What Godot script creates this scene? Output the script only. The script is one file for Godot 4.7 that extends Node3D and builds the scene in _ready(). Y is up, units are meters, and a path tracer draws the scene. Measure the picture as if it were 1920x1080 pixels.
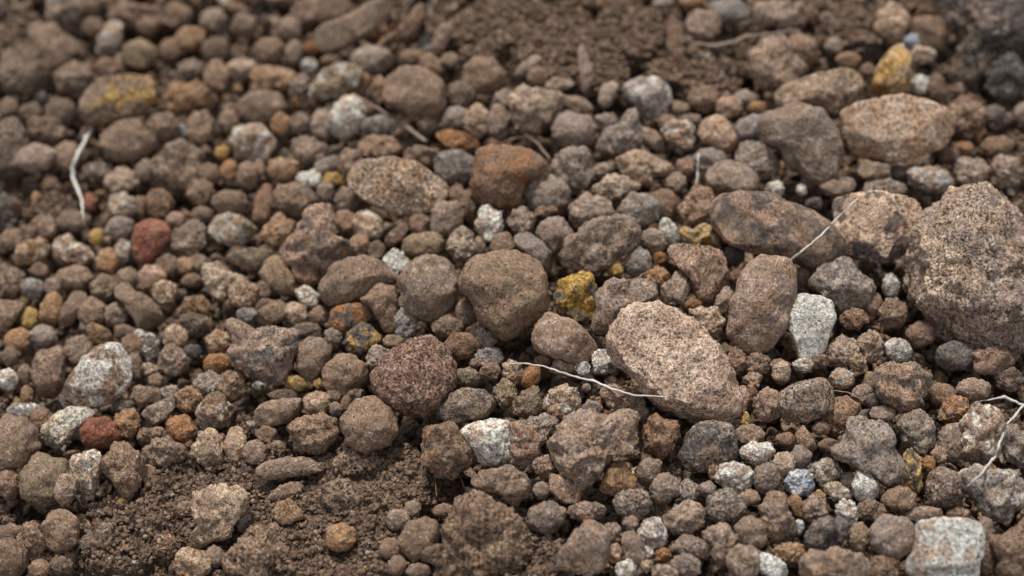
extends Node3D
# A bed of small stones, pebbles and earth seen close up under an overcast sky. Lengths in metres; the picture spans about 0.32 m.

const PITCH := 50.0          # how steeply the camera looks down, degrees
const REACH := 0.68          # metres from the lens to the middle of the bed
const GRID := 0.0005         # cell of the height grid on which loose gravel is dropped
const HALF_X := 0.30
const HALF_Z := 0.26

var rng := RandomNumberGenerator.new()
var noise := FastNoiseLite.new()
var side := Vector3.RIGHT
var up_slope := Vector3.UP
var outward := Vector3.BACK
var spheres := []            # unit icospheres: [points, triangles]
var height := PackedFloat32Array()
var columns := 0
var rows := 0
var names := {}
var materials := {}
var gravel_meshes := []
var gravel_places := []
var gravel_colors := []

# base colours (sRGB) of the stone and earth found here; e and f darkened as crevice shade
const TONE := {
	"b": [132, 108, 90], "d": [108, 88, 74], "g": [145, 129, 116], "G": [145, 136, 128], "t": [172, 147, 123],
	"o": [156, 117, 82], "O": [156, 106, 66], "r": [132, 80, 62], "y": [168, 134, 80], "Y": [180, 139, 66], "s": [130, 108, 88], "n": [130, 98, 82], "W": [206, 199, 188], "w": [198, 190, 176],
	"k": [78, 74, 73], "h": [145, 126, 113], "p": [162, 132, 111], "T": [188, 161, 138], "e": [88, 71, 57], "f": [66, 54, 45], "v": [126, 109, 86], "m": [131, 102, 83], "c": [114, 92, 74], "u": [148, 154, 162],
}
# how fully a second colour covers its patches
const COVER := {"Y": 0.8, "W": 0.9, "y": 0.55, "O": 0.6, "o": 0.6, "u": 0.6, "T": 0.8, "k": 0.9, "w": 0.8, "r": 0.6, "t": 0.8, "p": 0.7, "m": 0.6, "b": 0.7, "h": 0.7, "g": 0.7, "G": 0.8, "v": 0.6, "d": 0.6}
const SOIL := [[-63,76,27],[-51,62,15],[-25,69,12],[-77,62,17],[-109,64,17],[-12,89,13],[-41,67,21],[-100,71,21],[-116,78,17],[-84,88,21],[-48,92,23],[-31,91,12],[-5,92,19],[6,101,12],[-102,55,9],[-155,-57,9],[17,-108,21],[41,-116,17],[-2,-123,15],[31,-95,12],[67,-92,13],[119,-120,15],[-11,-111,10],[53,-97,10],[-19,-120,8],[-179,-143,12]]
const HOLLOW := [[116,-5,9],[107,-8,6],[-16,77,10],[122,12,7]]
# kind, colours, form, centre x y z (mm), half depth (0.1 mm), outline (0.1 mm: long and short radius and turn, or 24 radii), label
const STONES := [
	["stone","b","A",-164.1,-19.3,-129.6,57,[99,80,64,56,57,66,83,84,92,109,102,90,72,63,60,61,67,80,98,93,85,83,87,94],"large smooth flat-faced brown chunk with a notched upper edge"],
	["pebble","m","A",-163.3,-23.7,-152.8,23,[45,31,0],"small reddish-brown angular pebble just above the notched flat brown chunk"],
	["stone","tw","A",-144.9,-21.9,-135.9,30,[45,47,52,64,79,83,67,53,45,40,38,40,44,52,59,73,72,76,69,59,48,43,41,43],"pale tan wedge-shaped stone with a whitish face, pointing upwards"],
	["stone","v","R",-132.7,-20.8,-126.4,50,[64,54,0],"olive-grey rounded stone above the long yellow-stained block"],
	["pebble","m","A",-138.2,-22.2,-147.9,31,[48,41,90],"small reddish-brown angular pebble just above and right of the pale tan wedge"],
	["pebble","d","R",-132.0,-22.0,-142.0,35,[41,38,0],"small dark brown rounded pebble just above the olive-grey rounded stone"],
	["stone","b","A",-121.1,-19.8,-145.3,36,[58,48,-20],"small brown angular stone just above and left of the angular orange-brown stone"],
	["stone","o","A",-115.3,-19.2,-132.6,33,[54,44,20],"angular orange-brown stone near the upper edge, beside grey pebbles"],
	["pebble","g","R",-107.7,-18.2,-141.6,41,[51,44,0],"small grey-brown rounded pebble just above and right of the angular orange-brown stone"],
	["pebble","b","R",-95.9,-16.1,-136.2,43,[47,47,0],"small brown rounded pebble just right of the angular orange-brown stone"],
	["stone","b","L",-154.7,-21.5,-114.1,57,[70,67,0],"medium brown lumpy stone just above and left of the yellow-stained block"],
	["rock","d","L",-173.4,-18.9,-115.9,74,[87,87,0],"dark brown lump with one bright white fleck near the frame edge"],
	["rock","bY","B",-137.2,-16.4,-99.3,56,[132,133,145,122,99,86,81,82,88,96,99,105,120,137,141,133,100,85,78,75,78,87,106,114],"brown blocky stone stained bright yellow, above the white rootlet"],
	["stone","o","L",-112.4,-17.2,-100.7,49,[93,74,67,65,66,58,56,57,63,77,84,82,87,87,89,76,65,59,47,41,39,47,78,113],"orange-brown stone with a drooping tail beside the yellow-stained block"],
	["rock","b","R",-131.4,-17.4,-79.8,65,[94,71,0],"rounded brown stone with white flecks right of the white rootlet"],
	["stone","b","L",-120.3,-19.4,-88.0,47,[55,55,0],"small brown lumpy stone just left of the tiny blue chip"],
	["pebble","u","A",-114.5,-21.1,-88.8,14,[27,18,90],"tiny pale blue chip wedged between two brown pebbles"],
	["stone","b","L",-107.1,-17.3,-86.4,47,[58,55,90],"small brown lumpy stone just right of the tiny blue chip"],
	["stone","d","R",-157.9,-22.4,-99.1,48,[56,53,0],"small dark brown rounded stone just left of the yellow-stained block"],
	["pebble","d","R",-168.0,-23.3,-99.1,36,[43,40,0],"dark brown pebble just above and right of the tall dark block at the frame edge"],
	["stone","d","L",-161.5,-22.2,-89.5,42,[65,49,-20],"dark brown stone just above and right of the tall dark block at the frame edge"],
	["stone","g","R",-162.8,-20.1,-74.8,44,[71,48,10],"medium grey-brown rounded stone just right of the tall dark block at the frame edge"],
	["stone","b","R",-152.9,-22.5,-77.9,45,[52,49,90],"small brown rounded stone just right of the tall dark block at the frame edge"],
	["rock","d","B",-173.1,-20.3,-78.3,50,[129,71,90],"tall dark brown block cut by the frame edge, beside grey pebbles"],
	["pebble","g","B",-140.8,-22.3,-71.4,17,[77,24,0],"small grey-brown blocky pebble just below and left of the white-flecked round brown stone"],
	["stone","t","L",-132.7,-21.2,-65.0,35,[58,42,15],"small tan lumpy stone just below the white-flecked round brown stone"],
	["pebble","g","R",-124.4,-19.7,-68.6,29,[38,32,90],"small grey-brown rounded pebble just left of the crumbly soil clod"],
	["soil_clod","c","C",-113.3,-21.3,-70.0,67,[103,96,0],"crumbly brown soil clod below the two brown pebbles and blue chip"],
	["stone","p","A",-104.0,-17.1,-111.4,35,[60,46,90],"small pinkish-brown angular stone just above and right of the orange stone with a tail"],
	["pebble","g","L",-113.3,-19.5,-117.4,28,[47,33,0],"small grey-brown lumpy pebble just above the orange stone with a tail"],
	["pebble","d","R",-122.1,-20.7,-128.7,34,[44,37,90],"small dark brown rounded pebble just below and left of the angular orange-brown stone"],
	["pebble","d","R",-105.3,-17.7,-125.1,40,[50,44,0],"small dark brown rounded pebble just below and right of the angular orange-brown stone"],
	["stone","tw","L",-88.1,-13.0,-75.5,52,[77,61,-15],"pale greenish stone with a white crystalline corner, upper part of the slope"],
	["stone","b","R",-86.2,-12.6,-91.6,54,[84,58,10],"smooth brown oval stone under the tan-orange bar"],
	["pebble","b","R",-97.5,-16.8,-89.3,33,[42,36,90],"small brown rounded pebble just above and left of the pale stone with a white corner"],
	["pebble","o","R",-95.6,-17.3,-66.3,26,[38,29,90],"tiny orange-brown rounded pebble just below and left of the pale stone with a white corner"],
	["pebble","b","R",-88.5,-13.8,-61.0,35,[47,38,90],"small brown rounded pebble just below the pale stone with a white corner"],
	["pebble","m","R",-139.8,-23.6,-123.9,22,[40,24,90],"tiny reddish-brown oval pebble just below and left of the olive-grey rounded stone"],
	["pebble","d","R",-144.5,-22.9,-121.4,36,[40,40,0],"small dark brown rounded pebble just above the yellow-stained block"],
	["pebble","t","L",-95.1,-16.2,-114.5,31,[50,36,0],"small tan lumpy pebble just left of the tan-orange bar"],
	["pebble","b","R",-102.1,-17.5,-64.5,35,[41,38,90],"small brown rounded pebble just right of the crumbly soil clod"],
	["pebble","y","R",-98.9,-18.3,-75.5,23,[26,26,0],"tiny ochre rounded pebble just left of the pale stone with a white corner"],
	["pebble","d","R",-151.6,-23.3,-142.4,37,[41,41,0],"small dark brown rounded pebble just above and left of the pale tan wedge"],
	["pebble","d","R",-154.9,-23.3,-153.9,37,[41,41,0],"small dark brown rounded pebble just above and right of the notched flat brown chunk"],
	["pebble","m","R",-99.9,-18.1,-147.3,19,[55,20,-15],"tiny reddish-brown oval pebble just above and right of the angular orange-brown stone"],
	["pebble","o","R",-117.0,-21.3,-154.0,18,[34,19,0],"tiny orange-brown oval pebble just above the angular orange-brown stone"],
	["pebble","G","R",-166.4,-24.8,-108.5,21,[23,23,0],"tiny grey rounded pebble just below and right of the dark lump with a white fleck"],
	["pebble","d","R",-176.6,-23.6,-102.1,30,[40,33,90],"small dark brown rounded pebble just below the dark lump with a white fleck"],
	["stone","b","E",-67.7,-8.7,-137.1,45,[111,50,10],"brown loaf-shaped stone lying along the upper edge of the frame"],
	["rock","b","E",-55.5,-3.5,-122.9,50,[89,128,166,128,90,60,48,42,40,44,53,72,109,142,147,133,94,70,59,55,54,56,59,69],"long dusty brown stone lying slantwise near the upper edge"],
	["stone","m","E",-37.7,-4.0,-122.0,36,[51,65,84,101,100,18,14,12,11,11,12,14,18,29,118,80,58,44,37,34,34,36,41,44],"curved reddish-brown slab beside the long slanting stone"],
	["stone","b","R",-85.7,-13.8,-120.5,46,[53,50,0],"small brown rounded stone just above the tan-orange bar"],
	["pebble","b","R",-78.7,-12.9,-130.9,40,[47,44,90],"small brown rounded pebble just below and left of the loaf-shaped stone at the upper edge"],
	["pebble","g","R",-76.7,-12.8,-118.6,31,[46,33,90],"small grey-brown rounded pebble just above and right of the tan-orange bar"],
	["stone","ot","L",-82.8,-12.8,-106.4,35,[80,79,55,45,40,38,38,40,46,58,80,78,77,63,56,52,45,43,44,48,54,57,65,72],"tan-orange knobbly bar-shaped stone below small round brown pebbles"],
	["stone","vw","L",-60.6,-7.2,-98.7,47,[97,55,30],"olive stone with white and black crystal spots, leaning up to a white knob"],
	["stone","g","R",-48.4,-5.8,-108.2,45,[69,49,0],"round grey-brown pebble with pale crown under the long slanting stone"],
	["rock","b","R",-32.6,1.5,-84.9,77,[101,95,93,87,87,86,88,92,97,102,109,109,111,107,88,80,78,81,83,92,104,113,113,105],"big round brown stone behind the slanting grey twig"],
	["stone","b","R",-9.9,1.7,-92.3,59,[73,64,0],"smooth brown dome-shaped stone on the edge of fine soil"],
	["stone","d","R",-17.1,-0.8,-85.3,43,[48,48,0],"small dark brown rounded stone just below and left of the smooth dome-shaped stone"],
	["pebble","b","E",-24.1,-2.1,-116.3,25,[75,28,68],"stick-like brown stone standing upright in the fine soil"],
	["stone","wp","R",-55.8,-8.0,-82.0,58,[78,63,62],"pale pinkish-white egg-shaped stone at the lower end of the twig"],
	["stone","b","L",-68.1,-10.0,-68.5,40,[60,48,-20],"small brown lumpy stone just above the white ribbed fragment"],
	["stone","ot","R",-76.5,-12.0,-61.4,41,[54,44,0],"small tan-marked orange-brown rounded stone just above the lumpy orange-stained stone"],
	["stone","O","B",-17.7,-0.9,-64.7,21,[72,30,-15],"flat bright orange pebble just below the twig's end"],
	["stone","t","L",-11.6,0.2,-72.3,36,[57,43,90],"small tan lumpy stone just above and right of the flat bright orange pebble"],
	["stone","h","R",-4.6,1.1,-71.0,36,[60,39,90],"small brown oval stone just left of the tan knobbly stone"],
	["pebble","g","R",-18.5,-1.4,-75.9,34,[47,37,0],"small grey-brown rounded pebble just above the flat bright orange pebble"],
	["stone","Gk","R",-44.9,-5.8,-76.0,32,[60,35,0],"small black-marked grey oval stone just right of the pale pinkish-white egg stone"],
	["stone","b","L",-44.5,-5.2,-65.5,33,[72,39,0],"small brown lumpy stone just above and left of the large tan-orange flat stone"],
	["stone","b","L",-53.5,-7.3,-59.4,35,[56,41,90],"small brown lumpy stone just below the pale pinkish-white egg stone"],
	["stone","Gk","R",-18.6,0.5,-50.5,57,[74,62,0],"dark blue-grey smooth stone beside the flat bright orange pebble"],
	["stone","b","L",-30.3,-3.1,-59.8,27,[66,31,0],"small brown lumpy stone just above and right of the large tan-orange flat stone"],
	["rock","to","B",-37.1,2.6,-40.7,65,[159,127,110,101,95,89,89,95,108,124,153,165,154,131,108,96,90,90,97,99,107,123,151,167],"large tan-orange flat stone with white specks and a ragged edge"],
	["rock","mO","R",-2.2,7.3,-41.2,98,[119,140,128,117,103,98,98,99,106,116,112,105,104,111,113,117,115,114,113,110,107,89,82,80],"large reddish-brown stone with an orange base"],
	["stone","g","R",-64.5,-8.4,-79.4,34,[57,37,90],"small grey-brown oval stone just left of the pale pinkish-white egg stone"],
	["pebble","d","R",-71.9,-11.8,-82.7,35,[39,39,0],"small dark brown rounded pebble just below and right of the smooth brown oval stone"],
	["pebble","o","R",-79.1,-13.4,-84.3,33,[39,35,90],"small orange-brown rounded pebble just below and right of the smooth brown oval stone"],
	["pebble","y","L",-59.1,-10.0,-55.5,21,[41,25,0],"tiny ochre lumpy pebble just right of the white ribbed fragment"],
	["pebble","w","L",-67.5,-11.0,-56.4,24,[45,28,0],"small white ribbed fragment lying above the lumpy orange-stained stone"],
	["pebble","g","E",-62.4,-9.8,-61.7,22,[63,24,25],"small grey-brown elongated pebble just above and right of the white ribbed fragment"],
	["pebble","b","R",-27.8,-3.1,-102.8,30,[49,32,-40],"brown pebble just above and right of the big round brown stone by the twig"],
	["pebble","b","R",-35.1,-5.3,-109.0,25,[39,27,0],"tiny brown rounded pebble just above the big round brown stone by the twig"],
	["pebble","b","R",-21.4,-3.1,-104.9,27,[32,29,0],"tiny brown rounded pebble just below the stick-like brown stone"],
	["pebble","h","R",-2.4,0.4,-82.5,32,[37,35,0],"small brown rounded pebble just left of the tan knobbly stone"],
	["pebble","g","L",-73.5,-12.9,-102.7,28,[38,33,90],"tiny grey-brown lumpy pebble just right of the tan-orange bar"],
	["pebble","gw","L",-70.9,-12.7,-111.7,25,[30,30,0],"tiny white-marked grey-brown lumpy pebble just above and left of the olive stone with white crystals"],
	["pebble","o","R",-50.8,-8.8,-100.4,17,[31,18,90],"tiny orange-brown oval pebble just below the grey-brown pebble with a pale crown"],
	["pebble","m","L",-45.8,-7.3,-95.3,19,[50,23,90],"tiny reddish-brown lumpy pebble just left of the big round brown stone by the twig"],
	["pebble","b","L",-28.1,-4.2,-75.3,24,[32,29,0],"tiny brown lumpy pebble just below the big round brown stone by the twig"],
	["pebble","m","E",-62.9,-11.0,-114.1,17,[46,18,15],"tiny reddish-brown elongated pebble just above the olive stone with white crystals"],
	["pebble","b","R",-85.3,-15.9,-63.4,23,[50,25,90],"small brown oval pebble just below the pale stone with a white corner"],
	["pebble","O","R",-70.2,-12.6,-121.1,23,[30,25,0],"tiny rusty orange rounded pebble just below the loaf-shaped stone at the upper edge"],
	["pebble","t","R",-56.7,-10.2,-116.8,17,[23,18,90],"tiny tan rounded pebble just below the long slanting brown stone"],
	["rock","tb","L",7.3,6.2,-72.4,64,[86,96,102,80,69,64,64,70,86,95,96,85,81,78,79,81,85,80,79,81,80,85,78,77],"tan knobbly stone with a light rim beside the upright splinter"],
	["stone","h","R",20.2,4.4,-64.0,57,[71,62,0],"round brown stone with a grey-white nick on its shoulder"],
	["stone","g","L",19.3,4.8,-46.0,58,[75,68,0],"round grey-brown stone with white flecks above the smooth round grey stone"],
	["stone","g","R",11.4,2.4,-37.1,60,[77,77,72,72,66,65,66,66,71,73,79,77,79,73,73,73,68,67,65,65,69,73,78,77],"smooth round grey stone between the reddish-brown stone and the kidney stone"],
	["stone","g","L",36.3,4.9,-60.8,54,[64,70,76,79,89,94,67,47,46,48,54,65,71,83,88,83,79,71,69,67,63,64,65,62],"grey-brown pear-shaped stone pointing up towards the pale blue-grey one"],
	["stone","Gw","A",45.6,5.1,-79.6,52,[77,80,76,68,66,68,64,66,72,77,84,91,82,69,60,58,61,70,81,77,75,73,75,80],"pale blue-grey angular stone beside the fine soil"],
	["stone","pw","L",55.2,3.6,-63.1,39,[48,45,46,50,48,49,53,50,49,52,54,60,57,51,47,43,42,44,46,50,58,59,57,54],"small pinkish-grey knobbly stone between the blue-grey and the light tan ones"],
	["stone","To","A",68.2,4.3,-62.3,41,[54,49,48,50,56,64,64,68,66,67,66,71,72,57,50,48,47,49,54,66,76,81,72,66],"light tan cone-shaped stone with smooth faces"],
	["stone","h","E",25.0,3.1,-91.6,21,[96,23,-82],"slim brown splinter standing upright at the soil's edge"],
	["stone","m","E",56.0,3.8,-104.8,27,[106,30,-86],"reddish-brown elongated sliver standing in the fine soil"],
	["pebble","t","E",32.3,2.7,-82.7,26,[54,28,65],"small tan elongated pebble just below and right of the upright splinter"],
	["pebble","t","L",15.6,2.0,-88.1,18,[57,22,10],"small tan lumpy pebble just above and right of the tan knobbly stone"],
	["pebble","h","E",5.5,0.6,-98.5,19,[55,21,40],"tiny brown elongated pebble just above the tan knobbly stone"],
	["pebble","b","R",8.5,0.9,-92.6,29,[35,32,0],"tiny brown rounded pebble just above the tan knobbly stone"],
	["stone","h","A",66.0,3.9,-115.3,39,[65,52,-15],"small brown angular stone just above and right of the reddish sliver in the soil"],
	["stone","G","R",75.0,3.8,-122.1,41,[73,44,0],"small grey oval stone just above and left of the brown-pink knobbly lump"],
	["pebble","o","R",63.2,1.6,-129.1,18,[46,20,0],"tiny orange-brown oval pebble just above the reddish sliver in the soil"],
	["rock","hp","L",88.1,7.6,-91.7,71,[97,84,79,79,84,92,85,85,88,88,96,96,94,98,88,85,85,80,80,82,84,93,99,104],"brown-pink knobbly lump below the pale forked twig"],
	["stone","d","L",64.3,3.2,-79.7,38,[50,44,0],"small dark brown lumpy stone just above and left of the light tan cone"],
	["pebble","p","R",72.4,2.9,-76.3,36,[44,39,0],"small pinkish-brown rounded pebble just above the light tan cone"],
	["pebble","g","R",78.3,1.7,-82.0,24,[37,27,0],"tiny grey-brown rounded pebble just above the grey stone with a bluish end"],
	["pebble","o","R",82.1,1.5,-77.2,24,[30,26,0],"tiny orange-brown rounded pebble just above the grey stone with a bluish end"],
	["stone","Gu","R",80.6,3.7,-66.3,39,[69,42,10],"grey stone with a bluish end, touching the large smooth grey stone"],
	["stone","g","L",80.2,4.7,-50.5,52,[72,61,-20],"medium grey-brown lumpy stone just above and right of the dark-spotted blue-grey stone"],
	["stone","g","R",70.9,5.1,-41.8,52,[91,56,-15],"blue-grey rounded stone with dark spots behind the pink long stone"],
	["stone","g","R",64.4,3.4,-51.7,37,[57,41,0],"small grey-brown rounded stone just above and left of the dark-spotted blue-grey stone"],
	["stone","to","L",42.0,4.8,-47.0,51,[95,76,61,54,52,54,60,61,62,68,80,89,73,66,64,62,62,68,63,63,65,51,55,90],"cream knobbly stone with an orange nose"],
	["stone","t","L",33.8,3.8,-38.6,34,[70,40,0],"small tan lumpy stone just below and left of the cream knobbly stone"],
	["pebble","g","R",53.0,2.5,-42.3,31,[37,34,0],"small grey-brown rounded pebble just above and left of the mauve spiky stone"],
	["pebble","g","L",29.6,1.7,-48.2,25,[31,29,0],"tiny grey-brown lumpy pebble just right of the white-flecked grey round stone"],
	["pebble","p","E",45.7,2.7,-62.1,25,[53,28,-40],"small pinkish-brown elongated pebble just right of the grey-brown pear-shaped stone"],
	["pebble","h","L",31.3,2.4,-69.7,27,[38,31,0],"small brown lumpy pebble just above and left of the grey-brown pear-shaped stone"],
	["pebble","m","R",51.5,1.6,-70.5,26,[30,28,0],"tiny reddish-brown rounded pebble just above and left of the pinkish-grey knobbly stone"],
	["pebble","h","R",22.0,2.5,-77.9,24,[55,26,-20],"small brown oval pebble just above the nicked round brown stone"],
	["pebble","v","R",55.9,1.6,-77.1,22,[37,24,0],"tiny olive-brown oval pebble just above the pinkish-grey knobbly stone"],
	["pebble","h","R",59.8,1.6,-71.3,22,[36,24,0],"tiny brown oval pebble just above and right of the pinkish-grey knobbly stone"],
	["pebble","m","R",56.5,2.4,-49.1,30,[34,34,0],"small reddish-brown rounded pebble just below the pinkish-grey knobbly stone"],
	["pebble","G","R",52.9,1.4,-128.8,19,[33,21,0],"tiny grey oval pebble just above the reddish sliver in the soil"],
	["rock","To","B",125.6,9.8,-60.1,74,[187,191,156,136,120,111,104,103,110,127,164,186,179,171,162,142,127,112,107,109,115,129,148,174],"big pale tan blocky rock with rough sunken top, near the dark grey mass"],
	["rock","g","R",94.8,10.3,-53.7,96,[114,109,108,108,116,115,122,126,131,142,159,152,131,96,87,86,91,102,125,146,155,152,139,128],"large smooth grey stone leaning below the long pale slab"],
	["rock","tg","B",103.6,8.4,-78.1,56,[133,139,130,110,84,71,65,63,65,71,85,116,169,155,92,68,58,54,59,79,98,102,106,118],"long pale grey-tan slab propped above the large grey stone"],
	["stone","yt","B",128.6,4.6,-90.4,42,[57,60,69,88,97,117,93,73,61,56,55,58,62,68,82,95,96,89,85,81,83,68,60,58],"yellow ochre flake standing upright above the big tan rock"],
	["stone","m","A",145.1,-1.4,-116.4,47,[72,62,-20],"reddish-grey angular stone beside the dark grey mass"],
	["pebble","u","L",138.4,-0.8,-112.3,18,[29,22,0],"tiny pale blue lumpy pebble just left of the reddish-grey angular stone"],
	["pebble","tw","L",141.4,-1.4,-105.9,26,[40,31,0],"small white-marked tan lumpy pebble just below the reddish-grey angular stone"],
	["pebble","w","L",139.1,-1.7,-91.4,28,[33,33,0],"tiny white lumpy pebble just right of the upright yellow flake"],
	["pebble","d","R",143.9,-1.4,-89.4,31,[50,33,90],"small dark brown rounded pebble just above and right of the big pale tan blocky rock"],
	["rock","kg","C",163.6,-1.7,-118.3,108,[155,160,179,216,177,158,153,158,177,216,173,150,110,100,119,167,213,240,158,122,119,146,155,160],"dark grey crumbly rock mass filling the upper corner of the frame"],
	["stone","k","C",169.8,-4.0,-96.3,52,[81,74,90],"dark grey lump under the crumbly rock mass in the corner"],
	["stone","t","L",132.1,1.4,-118.9,49,[64,58,90],"medium tan lumpy stone just left of the reddish-grey angular stone"],
	["pebble","o","R",114.9,1.1,-100.6,27,[40,29,0],"tiny orange-brown rounded pebble just above and right of the long pale slab"],
	["pebble","h","R",110.6,1.4,-107.4,29,[32,32,0],"tiny brown rounded pebble just above the long pale slab"],
	["stone","g","L",91.8,4.2,-120.8,43,[77,51,0],"medium grey-brown lumpy stone just above the brown-pink knobbly lump"],
	["soil_clod","m","C",152.8,-4.2,-77.9,48,[71,69,0],"medium reddish-brown crumbly soil clod just right of the big pale tan blocky rock"],
	["pebble","k","R",162.2,-2.6,-78.7,28,[39,30,0],"small dark grey rounded pebble just below and left of the dark grey lump"],
	["pebble","g","R",172.6,-4.2,-80.3,28,[37,31,90],"tiny grey-brown rounded pebble just below and right of the dark grey lump"],
	["stone","g","L",150.3,-1.0,-49.9,46,[54,54,0],"small grey-brown lumpy stone just right of the tan stone with blue-white patches"],
	["stone","h","L",162.0,-2.1,-51.3,45,[53,53,0],"small brown lumpy stone just above the largest pitted boulder"],
	["stone","m","R",161.1,-2.6,-63.0,36,[53,39,0],"small reddish-brown rounded stone just below the dark grey lump"],
	["pebble","g","R",118.2,1.9,-47.9,29,[54,32,0],"small grey-brown oval pebble just below and left of the big pale tan blocky rock"],
	["pebble","k","R",126.5,-0.3,-49.4,24,[34,26,0],"tiny dark grey rounded pebble just below the big pale tan blocky rock"],
	["stone","tu","L",136.1,0.7,-45.5,35,[72,42,-5],"tan stone with pale blue-white patches behind the pitted boulder"],
	["pebble","h","R",106.1,1.8,-42.0,27,[54,29,0],"small brown oval pebble just above and left of the tan rock with a black face"],
	["pebble","w","L",85.3,1.5,-40.8,21,[29,24,0],"tiny white lumpy pebble just above the large long pinkish rock"],
	["pebble","w","R",93.9,1.1,-40.6,17,[20,18,90],"tiny white rounded pebble just above and right of the large long pinkish rock"],
	["stone","m","A",99.0,3.7,-103.2,36,[61,48,120],"small reddish-brown angular stone just above and right of the brown-pink knobbly lump"],
	["pebble","d","R",144.6,-2.4,-58.8,26,[36,29,0],"tiny dark brown rounded pebble just above and right of the tan stone with blue-white patches"],
	["pebble","d","R",121.2,0.1,-96.5,24,[27,26,90],"tiny dark brown rounded pebble just left of the upright yellow flake"],
	["pebble","O","R",150.0,-3.2,-62.9,22,[34,24,0],"tiny rusty orange rounded pebble just above and right of the tan stone with blue-white patches"],
	["stone","r","R",-118.9,-17.2,-34.6,57,[62,72,78,81,79,74,74,69,69,71,65,63,64,62,65,72,82,88,83,70,62,57,56,57],"brick-red rounded stone, the reddest among the small brown pebbles"],
	["stone","m","B",-118.6,-20.7,-54.8,33,[51,47,0],"small reddish-brown blocky stone just below and left of the crumbly soil clod"],
	["pebble","m","E",-124.8,-21.3,-53.7,17,[54,19,85],"tiny reddish-brown elongated pebble just above the brick-red rounded stone"],
	["pebble","tw","L",-130.7,-20.9,-53.4,37,[47,43,0],"small white-marked tan lumpy pebble just right of the tiny red pebble"],
	["pebble","G","R",-130.2,-21.3,-43.8,36,[47,39,0],"small grey rounded pebble just above and left of the brick-red rounded stone"],
	["pebble","gw","A",-128.7,-21.5,-33.3,21,[50,29,80],"small white-marked grey-brown angular pebble just left of the brick-red rounded stone"],
	["pebble","o","R",-132.9,-21.5,-29.1,37,[46,40,90],"small orange-brown rounded pebble just below and right of the little ochre pebble"],
	["pebble","y","R",-138.3,-23.5,-41.8,23,[31,25,90],"little ochre-yellow pebble below the tip of the white rootlet"],
	["stone","bw","L",-145.1,-21.7,-33.7,45,[64,54,43,38,36,36,49,65,61,62,67,64,59,59,63,51,45,42,42,44,50,63,74,79],"brown lumpy stone with a small white patch, above the oval brown one"],
	["stone","ow","L",-158.7,-22.5,-34.6,36,[59,42,25],"tan-orange pebble with a bright white spot near the frame edge"],
	["stone","b","B",-156.4,-22.7,-45.0,31,[52,44,0],"small brown blocky stone just above and right of the tan pebble with a white spot"],
	["pebble","d","R",-166.1,-23.2,-40.3,35,[44,38,0],"dark brown pebble just above and left of the tan pebble with a white spot"],
	["stone","d","R",-146.9,-22.4,-47.9,36,[57,39,0],"small dark brown rounded stone just above the lumpy stone with a white patch"],
	["stone","b","R",-143.1,-22.4,-23.0,39,[62,42,0],"smooth oval brown stone among the small pebbles"],
	["pebble","G","R",-156.3,-23.1,-19.0,33,[40,36,0],"small grey rounded pebble just above and left of the upright reddish-tan egg pebble"],
	["pebble","d","R",-155.5,-24.2,-27.2,28,[32,31,0],"tiny dark brown rounded pebble just below the tan pebble with a white spot"],
	["pebble","b","R",-149.8,-23.5,-20.1,29,[32,32,0],"tiny brown rounded pebble just below and left of the smooth oval brown pebble"],
	["stone","b","B",-163.3,-22.7,-21.3,32,[54,46,90],"small brown blocky stone just above the flat triangular stone at the frame edge"],
	["stone","o","R",-148.8,-22.5,-9.5,34,[58,37,82],"upright reddish-tan egg-shaped pebble"],
	["stone","bo","E",-141.9,-22.0,-9.9,29,[68,32,58],"slanting reddish-brown pebble leaning beside the upright egg pebble"],
	["stone","b","A",-164.2,-21.9,-6.2,42,[50,60,82,67,58,55,55,60,70,61,50,45,43,45,50,61,83,76,67,53,46,42,42,45],"flat triangular brown stone cut by the frame edge"],
	["pebble","y","R",-155.8,-23.6,-6.7,27,[38,29,90],"small ochre rounded pebble just left of the upright reddish-tan egg pebble"],
	["pebble","o","R",-158.1,-23.0,2.2,34,[45,37,0],"orange-brown pebble just below and right of the flat triangular stone at the frame edge"],
	["pebble","g","R",-150.1,-22.9,0.8,32,[45,35,-15],"small grey-brown rounded pebble just below the upright reddish-tan egg pebble"],
	["stone","b","A",-135.2,-21.5,-7.6,33,[49,44,90],"small brown angular stone just right of the slanting reddish-brown pebble"],
	["pebble","g","R",-127.3,-21.1,-6.4,35,[39,39,0],"small grey-brown rounded pebble just left of the long brown stone slanting down"],
	["pebble","v","L",-132.5,-21.5,-18.0,35,[44,42,90],"small olive-brown lumpy pebble just right of the smooth oval brown pebble"],
	["pebble","b","R",-125.3,-21.2,-21.7,33,[37,36,90],"small brown rounded pebble just above the long brown stone slanting down"],
	["stone","p","A",-117.4,-19.3,-20.3,33,[52,44,30],"small pinkish-brown angular stone just above and left of the pale tan cube-like pebble"],
	["pebble","t","B",-112.4,-19.1,-14.1,28,[40,40,0],"pale tan cube-like pebble beside the long slanting brown one"],
	["stone","b","E",-119.5,-18.2,-7.0,40,[59,49,45,45,45,45,49,57,101,110,96,57,44,39,36,37,41,49,68,79,96,93,93,71],"long dusty brown stone slanting down between small pebbles"],
	["stone","b","L",-106.0,-16.7,-34.3,45,[67,53,75],"medium brown lumpy stone just right of the brick-red rounded stone"],
	["pebble","b","R",-113.0,-20.4,-35.9,27,[42,30,90],"small brown rounded pebble just right of the brick-red rounded stone"],
	["stone","tw","B",-92.2,-14.0,-36.9,36,[80,51,-8],"tan stone with bright white crystal patches, dark gap beneath"],
	["stone","b","R",-93.4,-15.1,-49.3,41,[59,45,0],"small brown rounded stone just above the tan stone with white crystals"],
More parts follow.
